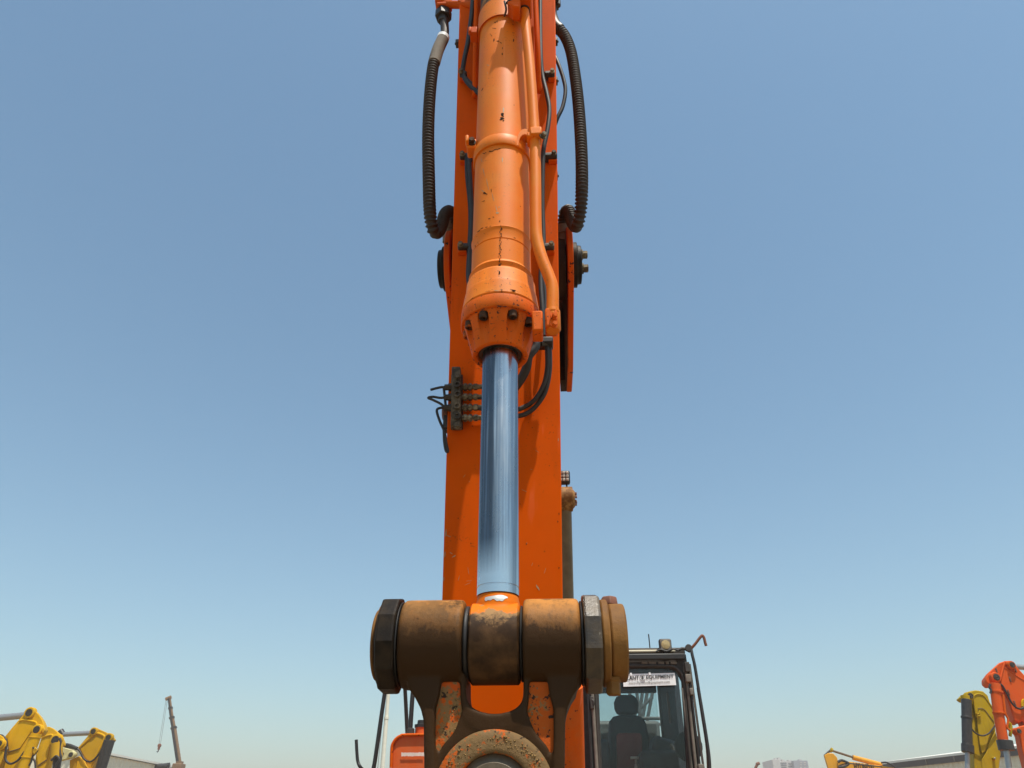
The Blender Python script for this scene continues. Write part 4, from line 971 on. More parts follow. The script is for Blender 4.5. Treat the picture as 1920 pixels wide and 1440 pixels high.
    for (x, y, w, h_) in ((1290, 1272, 10, 14), (1288, 1251, 9, 18), (1296, 1297, 6, 12), (1314, 1438, 10, 9)):
        mb = MB(); p = q(x, y, HF-.045); mb.box(p, (w*0.0046, 0.05, h_*0.0046)); mb.build('hinge', M['frame_lit'] if y != 1251 else M['frame'], c, bevel=0.005)
    # left pillar trim
    for (xa, xb_, r_, mt) in ((1103, 1110, .012, 'black'), (1110, 1119, .016, 'frame_lit'), (1116, 1124, .010, 'frame')):
        mb = MB(); a, b_ = q(xa, 1290, HF-.02), q(xb_, 1440, HF-.02); d = b_-a; mb.tube([a-d*0.4, a+d*0.5, a+d*1.6], r_, 10, 4); mb.build('pillar_trim', M[mt], c)
    mb = MB(); mb.box(q(1110, 1318, HF-.05), (0.03, 0.05, 0.10)); mb.tube([q(1107, 1310, HF-.06), q(1113, 1316, HF-.07), q(1110, 1328, HF-.06)], 0.012); mb.build('latch', M['frame'], c, bevel=0.006)
    # handrail on the outside of the door and rusty mirror arm
    mb = MB(); mb.tube([q(1296, 1218, HF-.03), q(1298, 1228, HF-.04), q(1303, 1250, HF-.05), q(1311, 1300, HF-.06), q(1321, 1360, HF-.08), q(1329, 1415, HF-.09), q(1331, 1450, HF-.09), q(1333, 1540, HF-.09)], 0.014, 12); mb.build('handrail', M['black'], c)
    mb = MB(); mb.tube([q(1308, 1290, HF-.04), q(1316, 1340, HF-.05), q(1325, 1400, HF-.06), q(1328, 1450, HF-.06)], 0.010, 10); mb.build('handrail', M['rodbrown'], c)
    mb = MB(); mb.tube([q(1293, 1219, HF-.02), q(1303, 1208, HF-.04), q(1313, 1195, HF-.05), q(1317, 1192, HF-.05), q(1320, 1196, HF-.05), q(1322, 1204, HF-.05), q(1324, 1211, HF-.05)], 0.0125, 12, 5); mb.build('mirror_arm', M['rust'], c)
    mb = MB(); mb.tube([q(1270, 1220, HF-.02), q(1280, 1216, HF-.02), q(1289, 1219, HF-.02), q(1294, 1222, HF-.02)], 0.013); mb.lathe(q(1290, 1216, HF), (0, -1, 0), [(0, 0.03), (0.04, 0.03)], 16); mb.build('mirror_clamp', M['frame'], c)
    mb = MB(); mb.tube([q(1219, 1219, HF+.9), q(1217.5, 1203, HF+.9), q(1216, 1189, HF+.9)], 0.006, 8); mb.build('antenna', M['black'], c)
    mb = MB(); mb.tube([q(1230, 1222, HF-.04), q(1238, 1218, HF-.04), q(1250, 1221, HF-.04), q(1262, 1217, HF-.04), q(1272, 1220, HF-.04)], 0.008); mb.build('lamp_cable', M['black'], c)
    # wiper arm and the shadowy round thing of the right corner
    mb = MB(); mb.lathe(q(1290, 1400, HF+.16), (0, -1, 0), [(0, 0.02), (0.0, 0.12), (0.03, 0.12), (0.04, 0.10), (0.035, 0.0)], 32); mb.build('fan_guard', M['fabric'], c)
    # levers
    for x in (1191, 1214):
        mb = MB(); a = q(x, 1421, 7.45); mb.box(a, (0.085, 0.03, 0.022)); mb.tube([a+Vector((0.005, 0, -0.005)), a+Vector((0.01, 0.02, -0.3)), a+Vector((0.01, 0.03, -0.7))], 0.012); mb.lathe(a+Vector((0.007, 0, -0.05)), (0, 0, -1), [(0, 0.02), (0.03, 0.024), (0.05, 0.02)], 14); mb.build('control_lever', M['steel'], c, bevel=0.004)
    mb = MB(); a = q(1240, 1405, 7.5); mb.box(a, (0.2, 0.4, 0.16), Matrix.Rotation(0.3, 3, 'Y')); mb.box(q(1235, 1440, 7.5), (0.35, 0.5, 0.25)); mb.box(q(1130, 1425, 7.6), (0.1, 0.5, 0.3)); mb.build('console', M['interior'], c, bevel=0.03)
    mb = MB(); mb.tube([q(1258, 1395, 7.3), q(1264, 1410, 7.3), q(1258, 1425, 7.3), q(1262, 1445, 7.3)], 0.014); mb.build('cable_loom', M['frame_lit'], c)
    # guard rails behind the rear window
    return c
CAB = cab()
def seat():
    q = lambda x, y, h=7.85: ea(x, y, h)
    def pad(pix, h0, dep, name, mat, par, bev):
        mb = MB(); mb.prism([q(x, y, h0) for x, y in pix], (0, dep, 0)); return mb.build(name, mat, par, bevel=bev, seg=4)
    s = pad([(1142, 1440), (1141, 1380), (1143, 1352), (1150, 1343), (1162, 1340), (1192, 1340), (1206, 1344), (1212, 1356), (1218, 1385), (1222, 1440), (1224, 1480), (1140, 1480)], 7.85, 0.14, 'seat', M['fabric'], EX, 0.03)
    pad([(1153, 1328), (1152, 1315), (1156, 1306), (1164, 1302), (1186, 1302), (1194, 1307), (1198, 1318), (1197, 1332), (1192, 1339), (1158, 1339)], 7.86, 0.11, 'headrest', M['fabric'], s, 0.03)
    pad([(1157, 1440), (1156, 1380), (1160, 1374), (1200, 1374), (1204, 1380), (1206, 1480), (1157, 1480)], 7.835, 0.03, 'back_cushion', M['redfabric'], s, 0.01)
    mb = MB(); c = q(1180, 1480, 7.6); mb.box((c.x, c.y, 1.75), (0.5, 0.5, 0.14)); mb.build('seat_cushion', M['fabric'], s, bevel=0.04)
    mb = MB(); mb.box((c.x, c.y, 1.42), (0.3, 0.3, 0.55)); mb.build('seat_base', M['black'], s)
seat()
# lamp on the cab roof
lp = ea(1248, 1209, 6.98)
mb = MB(); mb.box(lp+Vector((0, 0.03, 0)), (0.112, 0.06, 0.112)); cl_ = mb.build('roof_lamp', M['frame'], EX, bevel=0.018, seg=3)
mb = MB(); mb.box(lp+Vector((0, -0.002, 0)), (0.092, 0.01, 0.092)); mb.build('bezel', M['frame_lit'], cl_, bevel=0.006)
mb = MB(); mb.lathe(lp+Vector((0, -0.006, 0)), (0, -1, 0), [(0, 0.040), (0.003, 0.038), (0.007, 0.02), (0.008, 0.0)], 24, False); mb.build('lens', M['lens'], cl_)
mb = MB(); mb.box(lp+Vector((0, 0.03, -0.07)), (0.03, 0.03, 0.05)); mb.build('bracket', M['black'], cl_)

# ---- house: platform, engine cover, stack, tool box, rails, counterweight, tracks, bucket
mb = MB(); mb.box((0.0, 0.9, 1.18), (2.7, 3.9, 0.30)); mb.build('platform', M['house'], EX, bevel=0.03)
hz = ez(1100, 1350, 8.75)
mb = MB(); mb.box((0.35, 2.0, (1.35+hz+CAMZ)/2), (1.9, 2.0, hz+CAMZ-1.35)); eng = mb.build('engine_cover', M['hood'], EX, bevel=0.04)
p = ea(1092, 1392, 8.70); mb = MB(); mb.box((0.35, p.y+0.05, p.z), (1.6, 0.12, 0.035)); mb.build('cover_ledge', M['house'], eng, bevel=0.005)
mb = MB(); mb.box((0.35, p.y+0.06, p.z-0.30), (1.5, 0.10, 0.5)); mb.build('cover_grille', M['black'], eng, bevel=0.005)
p = ea(1092, 1349, 8.9); mb = MB(); mb.lathe((p.x, p.y, p.z-0.2), (0, 0, 1), [(0, 0.085), (0.50, 0.085), (0.52, 0.075)], 28); mb.build('exhaust_stack', M['stack'], EX)
a, b_ = ea(1204, 1347, 9.0), ea(1238, 1347, 9.0)
for y in (1347, 1358):
    a, b_ = ea(1190, y, 9.0), ea(1250, y, 9.0); mb = MB(); mb.tube([a, (a+b_)/2, b_], 0.018, 10, 3); mb.build('guard_rail', M['hood'], EX)
for (xa, ya, xb2, yb2) in ((1182, 1285, 1180, 1320), (1192, 1285, 1197, 1320), (1206, 1285, 1199, 1345), (1216, 1285, 1205, 1345), (1226, 1285, 1214, 1348), (1218, 1312, 1199, 1330)):
    a, b_ = ea(xa, ya, 9.6), ea(xb2, yb2, 9.6); d = b_-a; mb = MB(); mb.cyl(a-d*0.3, b_+d*0.5, 0.020, seg=10); mb.build('guard_post', M['hood'], EX)
mb = MB(); mb.box((0.0, 3.1, 1.75), (2.75, 0.7, 1.0)); mb.build('counterweight', M['house'], EX, bevel=0.12, seg=4)
def toolbox():
    HT = 6.5; q = lambda x, y, h=HT: ea(x, y, h)
    pix = [(733, 1520), (734, 1440), (735, 1404), (738, 1394), (744, 1386), (752, 1381), (764, 1379), (850, 1378), (850, 1520)]
    mb = MB(); mb.prism([q(*p) for p in pix], (0, 0.9, 0)); t = mb.build('tool_box', M['house'], EX, bevel=0.012)
    pts = [q(733.6, 1440), q(735, 1403), q(738, 1393), q(744, 1385), q(752, 1380.2), q(764, 1378.4), q(850, 1377.4)]
    mb = MB(); mb.tube([p+Vector((0, -0.012, 0)) for p in pts], 0.012, 10, 5); mb.build('box_rim', M['boom'], t)
    # worn white decal, letters no longer readable
    mb = MB(); n = 22; up, lo = [], []
    for i in range(n+1):
        x = 753+(796-753)*i/n
        up.append(q(x, 1411+random.uniform(-.7, .9))+Vector((0, -0.014, 0))); lo.append(q(x, 1418.5+random.uniform(-1.0, .6))+Vector((0, -0.014, 0)))
    mb.add(up+lo, [(i, i+1, n+2+i, n+1+i) for i in range(n)]); mb.build('worn_decal', M['decal'], t, smooth=0)
    p = q(789, 1378, HT+.15); mb = MB(); mb.lathe(p-Vector((0, 0, 0.02)), (0, 0, 1), [(0, 0.050), (0.075, 0.050)], 24); mb.build('filler_neck', M['house'], t)
    mb = MB(); mb.lathe(p+Vector((0, 0, 0.055)), (0, 0, 1), [(0, 0.056), (0.022, 0.056), (0.026, 0.035), (0.055, 0.032)], 24); mb.build('filler_cap', M['black'], t)
    mb = MB(); mb.tube([q(768, 1384, HT+.1), q(769, 1372, HT+.1), q(771, 1340, HT+.1), q(774, 1300, HT+.1), q(778, 1285, HT+.1), q(790, 1278, HT+.1), q(830, 1278, HT+.1), q(838, 1290, HT+.1), q(842, 1384, HT+.1)], 0.019, 12, 6); mb.build('handrail', M['black'], t)
    mb = MB(); mb.lathe(q(769.5, 1379, HT+.1), (0, 0, 1), [(0, 0.034), (0.05, 0.030), (0.055, 0.022)], 18); mb.build('rail_socket', M['frame'], t)
    mb = MB(); mb.tube([q(700.5, 1440, HT), q(704, 1420, HT), q(714, 1350, HT), q(723, 1288, HT), q(726, 1270, HT), q(735, 1262, HT), q(750, 1262, HT+.2), q(758, 1275, HT+.4), q(764, 1384, HT+.5)], 0.017, 12, 6); d_ = mb
    d_.tube([q(700.5, 1440, HT), q(694, 1480, HT), q(690, 1540, HT), q(735, 1560, HT)], 0.017, 12, 6); d_.build('mirror_stay', M['black'], EX)
    mb = MB(); mb.tube([q(668, 1387, HT-.2), q(669, 1408, HT-.2), q(671, 1428, HT-.2), q(677, 1440, HT-.2), q(690, 1452, HT-.1), q(694, 1480, HT-.0)], 0.0125, 12, 6); mb.build('mirror_arm', M['black'], EX)
toolbox()
for sx in (-1, 1):
    mb = MB(); pts = []
    for i in range(24):
        a = 2*math.pi*i/24; pts.append((sx*1.0, 1.0+1.55*(1 if math.cos(a) > 0 else -1)+0.48*math.cos(a), 0.49+0.48*math.sin(a)))
    mb.prism([Vector((p[0]-0.3, p[1], p[2])) for p in pts], (0.6, 0, 0)); mb.build('track', M['black'], EX, bevel=0.02)
mb = MB(); mb.box((0, 1.0, 0.75), (1.5, 1.6, 0.5)); mb.lathe((0, 0.9, 0.95), (0, 0, 1), [(0, 0.6), (0.1, 0.6)], 40); mb.build('undercarriage', M['black'], EX, bevel=0.03)
# bucket hanging below the frame
bp = [(1.70, -0.62), (1.95, -0.45), (2.35, -0.45), (2.62, -0.75), (2.66, -1.15), (2.45, -1.5), (2.05, -1.62), (1.62, -1.45), (1.55, -1.2), (1.62, -0.9)]
mb = MB(); mb.prism([E(-0.65, h, z) for h, z in bp], (1.3, 0, 0)); mb.build('bucket', M['rib'], EX, bevel=0.02)
mb = MB()
for x in (-0.12, 0.10): mb.prism([E(x, h, z) for h, z in ((1.68, -0.42), (1.78, -0.36), (2.3, -0.28), (2.4, -0.5), (1.75, -0.7))], (0.03, 0, 0))
mb.build('bucket_ear', M['rib'], EX)

# ---- card in the windscreen
def card():
    HS = 6.975; q = lambda x, y: EXM @ ea(x, y, HS)
    a, b_, c, d = q(1168, 1264.0), q(1265, 1261.5), q(1268, 1284.5), q(1169, 1287.5)
    ctr = (a+b_+c+d)/4
    root = thing('window_sign', 'white advertising card with black lettering on the cab windscreen', 'sign', ctr)
    L = lambda p: p-ctr
    mb = MB(); mb.prism([L(a), L(b_), L(c), L(d)], (0, 0.004, 0)); mb.build('card', M['white'], root)
    for x, y in ((1183, 1264.5), (1218, 1263.5)):
        mb = MB(); p = L(q(x, y)); mb.box(p+Vector((0, -0.004, 0)), (0.018, 0.006, 0.026)); mb.build('clip', M['white'], root, bevel=0.002)
    xd = (c-d).normalized(); zd = (a-d).normalized(); W = (c-d).length; Hh = (a-d).length; n = Vector((0, -0.0035, 0))
    put_text('PLANT', L(d)+xd*W*0.03+zd*Hh*0.50+n, xd, zd, W*0.27, Hh*0.34, M['ink'], root, 0.016)
    put_text('&', L(d)+xd*W*0.345+zd*Hh*0.52+n, xd, zd, W*0.05, Hh*0.28, M['ink'], root, 0.016)
    put_text('EQUIPMENT', L(d)+xd*W*0.44+zd*Hh*0.50+n, xd, zd, W*0.52, Hh*0.34, M['ink'], root, 0.016)
    put_text('www.PlantAndEquipment.com', L(d)+xd*W*0.10+zd*Hh*0.14+n, xd, zd, W*0.78, Hh*0.24, M['greyink'], root, 0.0)
    mb = MB(); cc = L(d)+xd*W*0.37+zd*Hh*0.66+n; pts = []
    for i in range(21):
        t = R(40+300*i/20); pts.append(cc+xd*Hh*0.235*math.cos(t)+zd*Hh*0.235*math.sin(t))
    mb.tube(pts, 0.0022, 6, 1, smooth=False); mb.build('emblem_ring', M['greyink'], root)
card()

# ================================================================== other machines in the yard
def bgframe(crop, scale):
    def f(x, y): return crop[0]+x/scale, crop[1]+y/scale
    return f
LF = bgframe((0, 1310), 8.727); RF = bgframe((1780, 1220), 6.543); HF_ = bgframe((1520, 1380), 4.8)
class Machine:
    def __init__(s, name, label, Y, cx, mat, group, turn=0.0):
        """turn: how far (radians) the machine's depth direction leans right of the line of sight"""
        p = at(cx, 1440, Y); s.Y = Y; s.mat = mat
        a = math.atan2(p.x, Y)+turn; s.e = Vector((math.sin(a), math.cos(a), 0))
        s.o = Vector((p.x, Y+0.3, 0)); s.root = thing(name, label, 'excavator', s.o, 0, group); s.ang = a
    def P(s, px, py, dy=0.0): return at(px, py, s.Y)+s.e*dy-s.o
    def plate(s, name, pix, y0, y1, mat=None, parent=None, bevel=0.02):
        mb = MB(); mb.prism([s.P(*q)+s.e*y0 for q in pix], s.e*(y1-y0)); return mb.build(name, mat or s.mat, parent or s.root, bevel=bevel)
    def rod(s, name, a, b, r, mat, dy=0.0, parent=None, seg=20, ext=0.0):
        pa, pb_ = s.P(*a, dy), s.P(*b, dy); mb = MB(); mb.cyl(pa, pb_+(pb_-pa)*ext, r, seg=seg); return mb.build(name, mat, parent or s.root, bevel=0.004)
    def pin(s, px, py, r, dy, mat=None, ring=None):
        p = s.P(px, py, dy); mb = MB()
        mb.lathe(p, (0, -1, 0), [(-0.1, r), (0.04, r), (0.055, r*0.88)], 28); o = mb.build('pin_boss', ring or s.mat, s.root)
        mb = MB(); mb.lathe(p+Vector((0, -0.04, 0)), (0, -1, 0), [(0, r*0.66), (0.03, r*0.64), (0.035, r*0.4), (0.03, r*0.3), (0.04, 0)], 20, False); mb.build('pin', mat or M['clamp'], o)
    def hose(s, pix, r, dy, mat=None, name='hose'):
        mb = MB(); mb.tube([s.P(x, y, dy) for x, y in pix], r, 10, 6); mb.build(name, mat or M['hose'], s.root)
    def body(s):
        rz = Matrix.Rotation(-s.ang, 3, 'Z')
        def bx(name, c, d, mat, bev): mb = MB(); mb.box(rz @ Vector(c), d, rz); mb.build(name, mat, s.root, bevel=bev)
        bx('house', (0.4, 3.4, 1.45), (2.8, 4.2, 0.9), s.mat, 0.12); bx('cab', (-0.4, 1.9, 1.75), (1.0, 1.2, 1.3), M['frame'], 0.08)
        for sx in (-1, 1): bx('track', (0.4+sx*1.1, 3.0, 0.46), (0.6, 4.2, 0.9), M['black'], 0.3)
        bx('undercarriage', (0.4, 3.0, 0.8), (1.4, 1.5, 0.5), M['black'], 0.0)
GY = 'excavators parked in the yard behind'
# A: leftmost, tall triangular boom plate
A = Machine('excavator', 'leftmost yellow excavator, its tall boom peak with a silver rod at the picture edge', 24.0, 30, M['yellow'], GY, 0.16)
main = [LF(*q) for q in ((400, 240), (450, 188), (515, 163), (570, 183), (630, 250), (690, 340), (725, 430), (735, 490), (690, 565), (600, 600), (500, 740), (330, 980), (210, 1160), (60, 1400), (-120, 1400), (60, 1150), (120, 900), (130, 780), (80, 620), (200, 470))]
A.plate('boom', main, 0, 0.75)
A.plate('lower_boom', [LF(*q) for q in ((-60, 800), (80, 800), (140, 860), (160, 1200), (-60, 1300))], 0.5, 0.8, M['yellow2'])
A.plate('side_panel', [LF(*q) for q in ((335, 365), (400, 352), (560, 385), (590, 420), (330, 810), (150, 870), (140, 780), (120, 640))], -0.03, 0.02, bevel=0.008)
rb = MB(); rb.tube([A.P(*LF(*q), -0.03) for q in ((320, 365), (400, 350), (540, 375), (590, 395), (605, 430))], 0.03, 8, 5); rb.build('weld_bead', M['yellow'], A.root)
rb = MB(); rb.tube([A.P(*LF(*q), -0.02) for q in ((130, 868), (230, 845), (330, 812))], 0.014, 8, 4); rb.build('panel_seam', M['rodbrown'], A.root)
A.pin(*LF(492, 232), 0.155, -0.02); A.pin(*LF(622, 515), 0.15, -0.10)
A.rod('piston_rod', LF(-300, 315), LF(425, 245), 0.095, M['chrome_far'], 0.35)
A.rod('arm_cylinder', LF(615, 590), LF(400, 1160), 0.15, M['yellow'], -0.22, ext=0.6)
A.rod('cylinder_band', LF(590, 640), LF(585, 655), 0.17, M['yellow'], -0.22); A.rod('cylinder_band', LF(470, 960), LF(463, 978), 0.17, M['yellow'], -0.22)
A.plate('pivot_ear', [LF(*q) for q in ((-60, 590), (20, 600), (90, 645), (135, 720), (135, 790), (100, 840), (40, 870), (-60, 860))], -0.40, -0.12, M['yellow'])
A.pin(*LF(45, 762), 0.13, -0.42); A.plate('arm', [LF(*q) for q in ((-200, 820), (50, 860), (100, 880), (90, 960), (60, 1050), (-60, 1300), (-300, 1300))], -0.35, -0.10, M['yellow2'])
A.hose([LF(*q) for q in ((0, 615), (60, 620), (120, 680), (140, 760), (130, 850), (115, 950), (130, 1030), (190, 1075), (260, 1060), (340, 1000), (430, 880), (520, 820), (560, 815))], 0.030, -0.30)
A.hose([LF(*q) for q in ((560, 815), (640, 850), (600, 920), (560, 960), (540, 1040), (500, 1110))], 0.025, -0.32)
A.plate('line_block', [LF(*q) for q in ((600, 800), (655, 850), (590, 940), (560, 900))], -0.40, -0.25, M['yellow2'])
A.plate('pin_stop', [LF(*q) for q in ((690, 490), (735, 480), (745, 520), (715, 575), (690, 560))], -0.12, 0.3, M['yellow2'])
A.body()
B = Machine('excavator', 'yellow excavator whose rounded boom peak is half hidden behind the leftmost one', 27.0, 95, M['yellow'], GY, 0.16)
B.plate('boom', [LF(*q) for q in ((640, 760), (700, 560), (740, 470), (800, 455), (870, 485), (940, 545), (990, 612), (1022, 690), (1020, 745), (960, 760), (880, 770), (850, 830), (800, 1030), (770, 1200), (730, 1400), (480, 1400), (560, 1150), (590, 900))], 0, 0.75)
B.plate('side_panel', [LF(*q) for q in ((700, 645), (840, 610), (850, 660), (800, 850), (770, 990), (620, 1090), (600, 900))], -0.03, 0.02, bevel=0.008)
rb = MB(); rb.tube([B.P(*LF(*q), -0.03) for q in ((690, 640), (780, 605), (845, 595), (870, 620), (865, 660))], 0.034, 8, 5); rb.build('weld_bead', M['yellow'], B.root)
rb = MB(); rb.tube([B.P(*LF(*q), -0.02) for q in ((610, 1110), (690, 1050), (765, 1000))], 0.014, 8, 4); rb.build('panel_seam', M['rodbrown'], B.root)
B.pin(*LF(925, 682), 0.19, -0.10)
B.rod('arm_cylinder', LF(950, 740), LF(935, 985), 0.18, M['yellow2'], -0.22); B.rod('piston_rod', LF(940, 980), LF(925, 1200), 0.10, M['darkcyl'], -0.22, ext=0.6)
B.hose([LF(*q) for q in ((1000, 660), (1015, 720), (1000, 800), (1005, 900), (1020, 980), (1000, 1100), (990, 1200))], 0.035, -0.30)
B.hose([LF(*q) for q in ((870, 1030), (930, 970), (960, 960), (1000, 1010), (960, 1100), (930, 1180))], 0.035, -0.42); B.hose([LF(*q) for q in ((560, 990), (590, 1040), (600, 1150), (605, 1250))], 0.03, -0.2)
B.body()
Cc = Machine('excavator', 'ochre excavator beside the left-hand shed, dark cylinder hanging from its raised arm tip', 30.0, 165, M['yellow2'], GY, 0.22)
Cc.plate('arm', [LF(*q) for q in ((1490, 545), (1540, 497), (1620, 497), (1740, 550), (1830, 622), (1852, 660), (1820, 695), (1730, 700), (1640, 880), (1560, 1020), (1520, 1130), (1440, 1200), (1420, 1060), (1360, 930), (1275, 800))], 0, 0.6)
Cc.plate('side_panel', [LF(*q) for q in ((1580, 620), (1690, 655), (1560, 985), (1490, 1030), (1410, 985), (1340, 870), (1320, 820))], -0.03, 0.02, bevel=0.008)
rb = MB(); rb.tube([Cc.P(*LF(*q), -0.03) for q in ((1300, 805), (1500, 620), (1590, 570), (1670, 590), (1710, 620), (1705, 660), (1620, 850), (1540, 1000))], 0.040, 8, 5); rb.build('weld_bead', M['yellow'], Cc.root)
Cc.pin(*LF(1540, 540), 0.14, -0.04); Cc.pin(*LF(1785, 640), 0.15, -0.04)
Cc.rod('piston_rod', LF(985, 572), LF(1490, 546), 0.085, M['chrome_far'], 0.3); Cc.rod('rod_eye', LF(950, 512), LF(990, 575), 0.11, M['darkcyl'], 0.3)
Cc.rod('bucket_cylinder', LF(1810, 690), LF(1665, 1160), 0.19, M['darkcyl'], -0.20, ext=0.5); Cc.rod('hose_bundle', LF(1760, 700), LF(1640, 1160), 0.06, M['hose'], -0.36, ext=0.5)
Cc.plate('link_plate', [LF(*q) for q in ((1015, 820), (1070, 810), (1250, 860), (1300, 905), (1290, 950), (1240, 985), (1040, 1035), (1015, 1020))], -0.55, -0.25, M['palelink'])
Cc.plate('link_slot', [LF(*q) for q in ((1020, 890), (1090, 890), (1115, 915), (1090, 942), (1020, 942))], -0.58, -0.50, M['rodbrown'], bevel=0.0)
Cc.pin(*LF(1232, 940), 0.12, -0.56, ring=M['palelink'])
Cc.plate('boom', [LF(*q) for q in ((1165, 1010), (1320, 945), (1385, 1000), (1450, 1135), (1560, 1300), (1150, 1300))], -0.2, 0.5, M['yellow2'])
Cc.plate('side_panel', [LF(*q) for q in ((1290, 1030), (1360, 1020), (1440, 1150), (1480, 1300), (1250, 1300))], -0.24, -0.18, M['yellow'], bevel=0.005)
Cc.hose([LF(*q) for q in ((1020, 780), (1150, 800), (1270, 820), (1340, 880), (1390, 980), (1450, 1030), (1520, 1035), (1600, 970), (1690, 850), (1730, 740))], 0.030, -0.28)
Cc.hose([LF(*q) for q in ((1030, 790), (1130, 770), (1230, 800), (1290, 830))], 0.06, -0.30)
Cc.body()
D = Machine('excavator', 'olive yellow excavator on the right with a black cylinder hanging in front of its arm', 20.0, 1850, M['olive'], GY, -0.28)
D.plate('arm', [RF(*q) for q in ((150, 570), (200, 520), (260, 492), (330, 480), (420, 493), (480, 545), (510, 640), (548, 740), (562, 870), (600, 1140), (630, 1260), (610, 1440), (590, 1700), (330, 1700), (318, 1440), (296, 1100), (262, 700), (250, 610), (190, 600))], 0.05, 0.55)
D.plate('side_panel', [RF(*q) for q in ((292, 575), (330, 535), (400, 540), (545, 740), (562, 880), (480, 1080), (440, 1230), (398, 1262), (368, 1130), (330, 800))], -0.02, 0.045, bevel=0.01)
D.plate('side_panel', [RF(*q) for q in ((562, 980), (600, 1140), (628, 1260), (606, 1440), (600, 1700), (410, 1700), (400, 1330), (450, 1250), (500, 1120))], -0.02, 0.045, bevel=0.01)
rb = MB(); rb.tube([D.P(*RF(*q), -0.02) for q in ((330, 820), (295, 600), (300, 560), (340, 535), (400, 545), (440, 580), (500, 665), (545, 730))], 0.020, 8, 5); rb.build('weld_bead', M['olive'], D.root)
rb = MB(); rb.tube([D.P(*RF(*q), -0.03) for q in ((345, 712), (400, 712), (440, 740), (500, 820), (545, 880))], 0.008, 8, 5); rb.build('panel_seam', M['rodbrown'], D.root)
D.pin(*RF(240, 560), 0.10, -0.05); D.pin(*RF(536, 1325), 0.035, -0.03, mat=M['steel'])
D.rod('bucket_cylinder', RF(192, 610), RF(203, 1170), 0.115, M['darkcyl'], -0.12); D.rod('gland', RF(207, 1160), RF(210, 1255), 0.14, M['darkcyl'], -0.12); D.rod('piston_rod', RF(206, 1250), RF(206, 1460), 0.055, M['chrome_far'], -0.12, ext=1.0)
D.rod('cylinder_eye', RF(175, 560), RF(190, 640), 0.10, M['olive'], -0.12); D.rod('cylinder_band', RF(195, 820), RF(196, 840), 0.13, M['darkcyl'], -0.12)
D.hose([RF(*q) for q in ((240, 640), (235, 760), (225, 850), (240, 930), (290, 1000), (340, 1035), (400, 1048), (470, 1020), (520, 960), (570, 893))], 0.018, -0.10)
D.hose([RF(*q) for q in ((310, 770), (350, 780), (365, 740), (370, 800), (340, 805))], 0.016, -0.06, M['olive'], 'hose_hook')
D.body()
Ee = Machine('excavator', 'red-orange excavator at the right picture edge, the tallest of the machines behind', 17.0, 1925, M['redor'], GY, -0.22)
Ee.plate('boom', [RF(*q) for q in ((445, 325), (500, 250), (610, 150), (680, 125), (750, 122), (800, 160), (850, 220), (930, 310), (1150, 520), (1150, 1100), (1000, 1100), (900, 860), (850, 890), (800, 860), (720, 620), (610, 440), (580, 415), (490, 420), (447, 380))], 0.0, 0.5)
Ee.plate('side_panel', [RF(*q) for q in ((655, 225), (690, 210), (916, 375), (1100, 520), (1100, 900), (930, 780), (850, 870), (800, 850), (740, 640), (640, 430), (625, 360))], -0.03, 0.02, bevel=0.01)
rb = MB(); rb.tube([Ee.P(*RF(*q), -0.03) for q in ((620, 360), (660, 200), (680, 140))], 0.020, 8, 5); rb.tube([Ee.P(*RF(*q), -0.03) for q in ((668, 205), (780, 285), (916, 372), (1000, 440))], 0.014, 8, 5); rb.build('weld_bead', M['redor'], Ee.root)
Ee.plate('arm', [RF(*q) for q in ((800, 960), (830, 940), (1000, 900), (1200, 1000), (1200, 1700), (960, 1700), (930, 1440), (870, 1200), (840, 1050))], -0.14, 0.30)
Ee.pin(*RF(748, 185), 0.085, -0.05, ring=M['boom']); Ee.pin(*RF(555, 335), 0.105, -0.05); Ee.pin(*RF(815, 1000), 0.07, -0.16)
for (x, y) in ((740, 355), (722, 515), (798, 650), (808, 240), (575, 250)):
    mb = MB(); mb.box(Ee.P(*RF(x, y), -0.035), (0.03, 0.03, 0.11)); mb.build('stiffener', M['rust'], Ee.root, bevel=0.008)
Ee.rod('piston_rod', RF(800, 175), RF(1150, 200), 0.055, M['chrome_far'], 0.2)
Ee.rod('arm_cylinder', RF(540, 420), RF(590, 800), 0.105, M['redor'], -0.15); Ee.rod('cylinder_barrel', RF(590, 800), RF(640, 1110), 0.10, M['redor'], -0.15); Ee.rod('cylinder_band', RF(560, 505), RF(563, 530), 0.125, M['redor'], -0.15); Ee.rod('cylinder_band', RF(592, 770), RF(595, 790), 0.125, M['boom'], -0.15)
Ee.rod('gland', RF(655, 1110), RF(685, 1230), 0.150, M['darkcyl'], -0.15); Ee.rod('piston_rod', RF(680, 1225), RF(712, 1440), 0.055, M['chrome_far'], -0.15, ext=1.0)
Ee.hose([RF(*q) for q in ((600, 420), (640, 435), (700, 540), (745, 630), (800, 695), (860, 720), (916, 695), (960, 640))], 0.020, -0.08)
Ee.hose([RF(*q) for q in ((630, 560), (645, 700), (660, 800), (690, 860), (680, 960), (720, 1000))], 0.022, -0.25, M['boom'], 'oil_pipe')
Ee.hose([RF(*q) for q in ((690, 960), (700, 900), (730, 940), (720, 1060))], 0.03, -0.2, M['olive'], 'line_block')
Ee.hose([RF(*q) for q in ((480, 430), (470, 470), (490, 500), (480, 540))], 0.022, -0.2, M['darkcyl'], 'grease_line')
Ee.hose([RF(*q) for q in ((885, 690), (885, 630), (905, 610), (910, 690))], 0.02, -0.06, M['yellow'], 'hose_hook')
Ee.body()
Fm = Machine('excavator', 'low amber excavator with black lettering on its boom in front of the right-hand shed', 35.0, 1600, M['amber'], GY, -0.1)
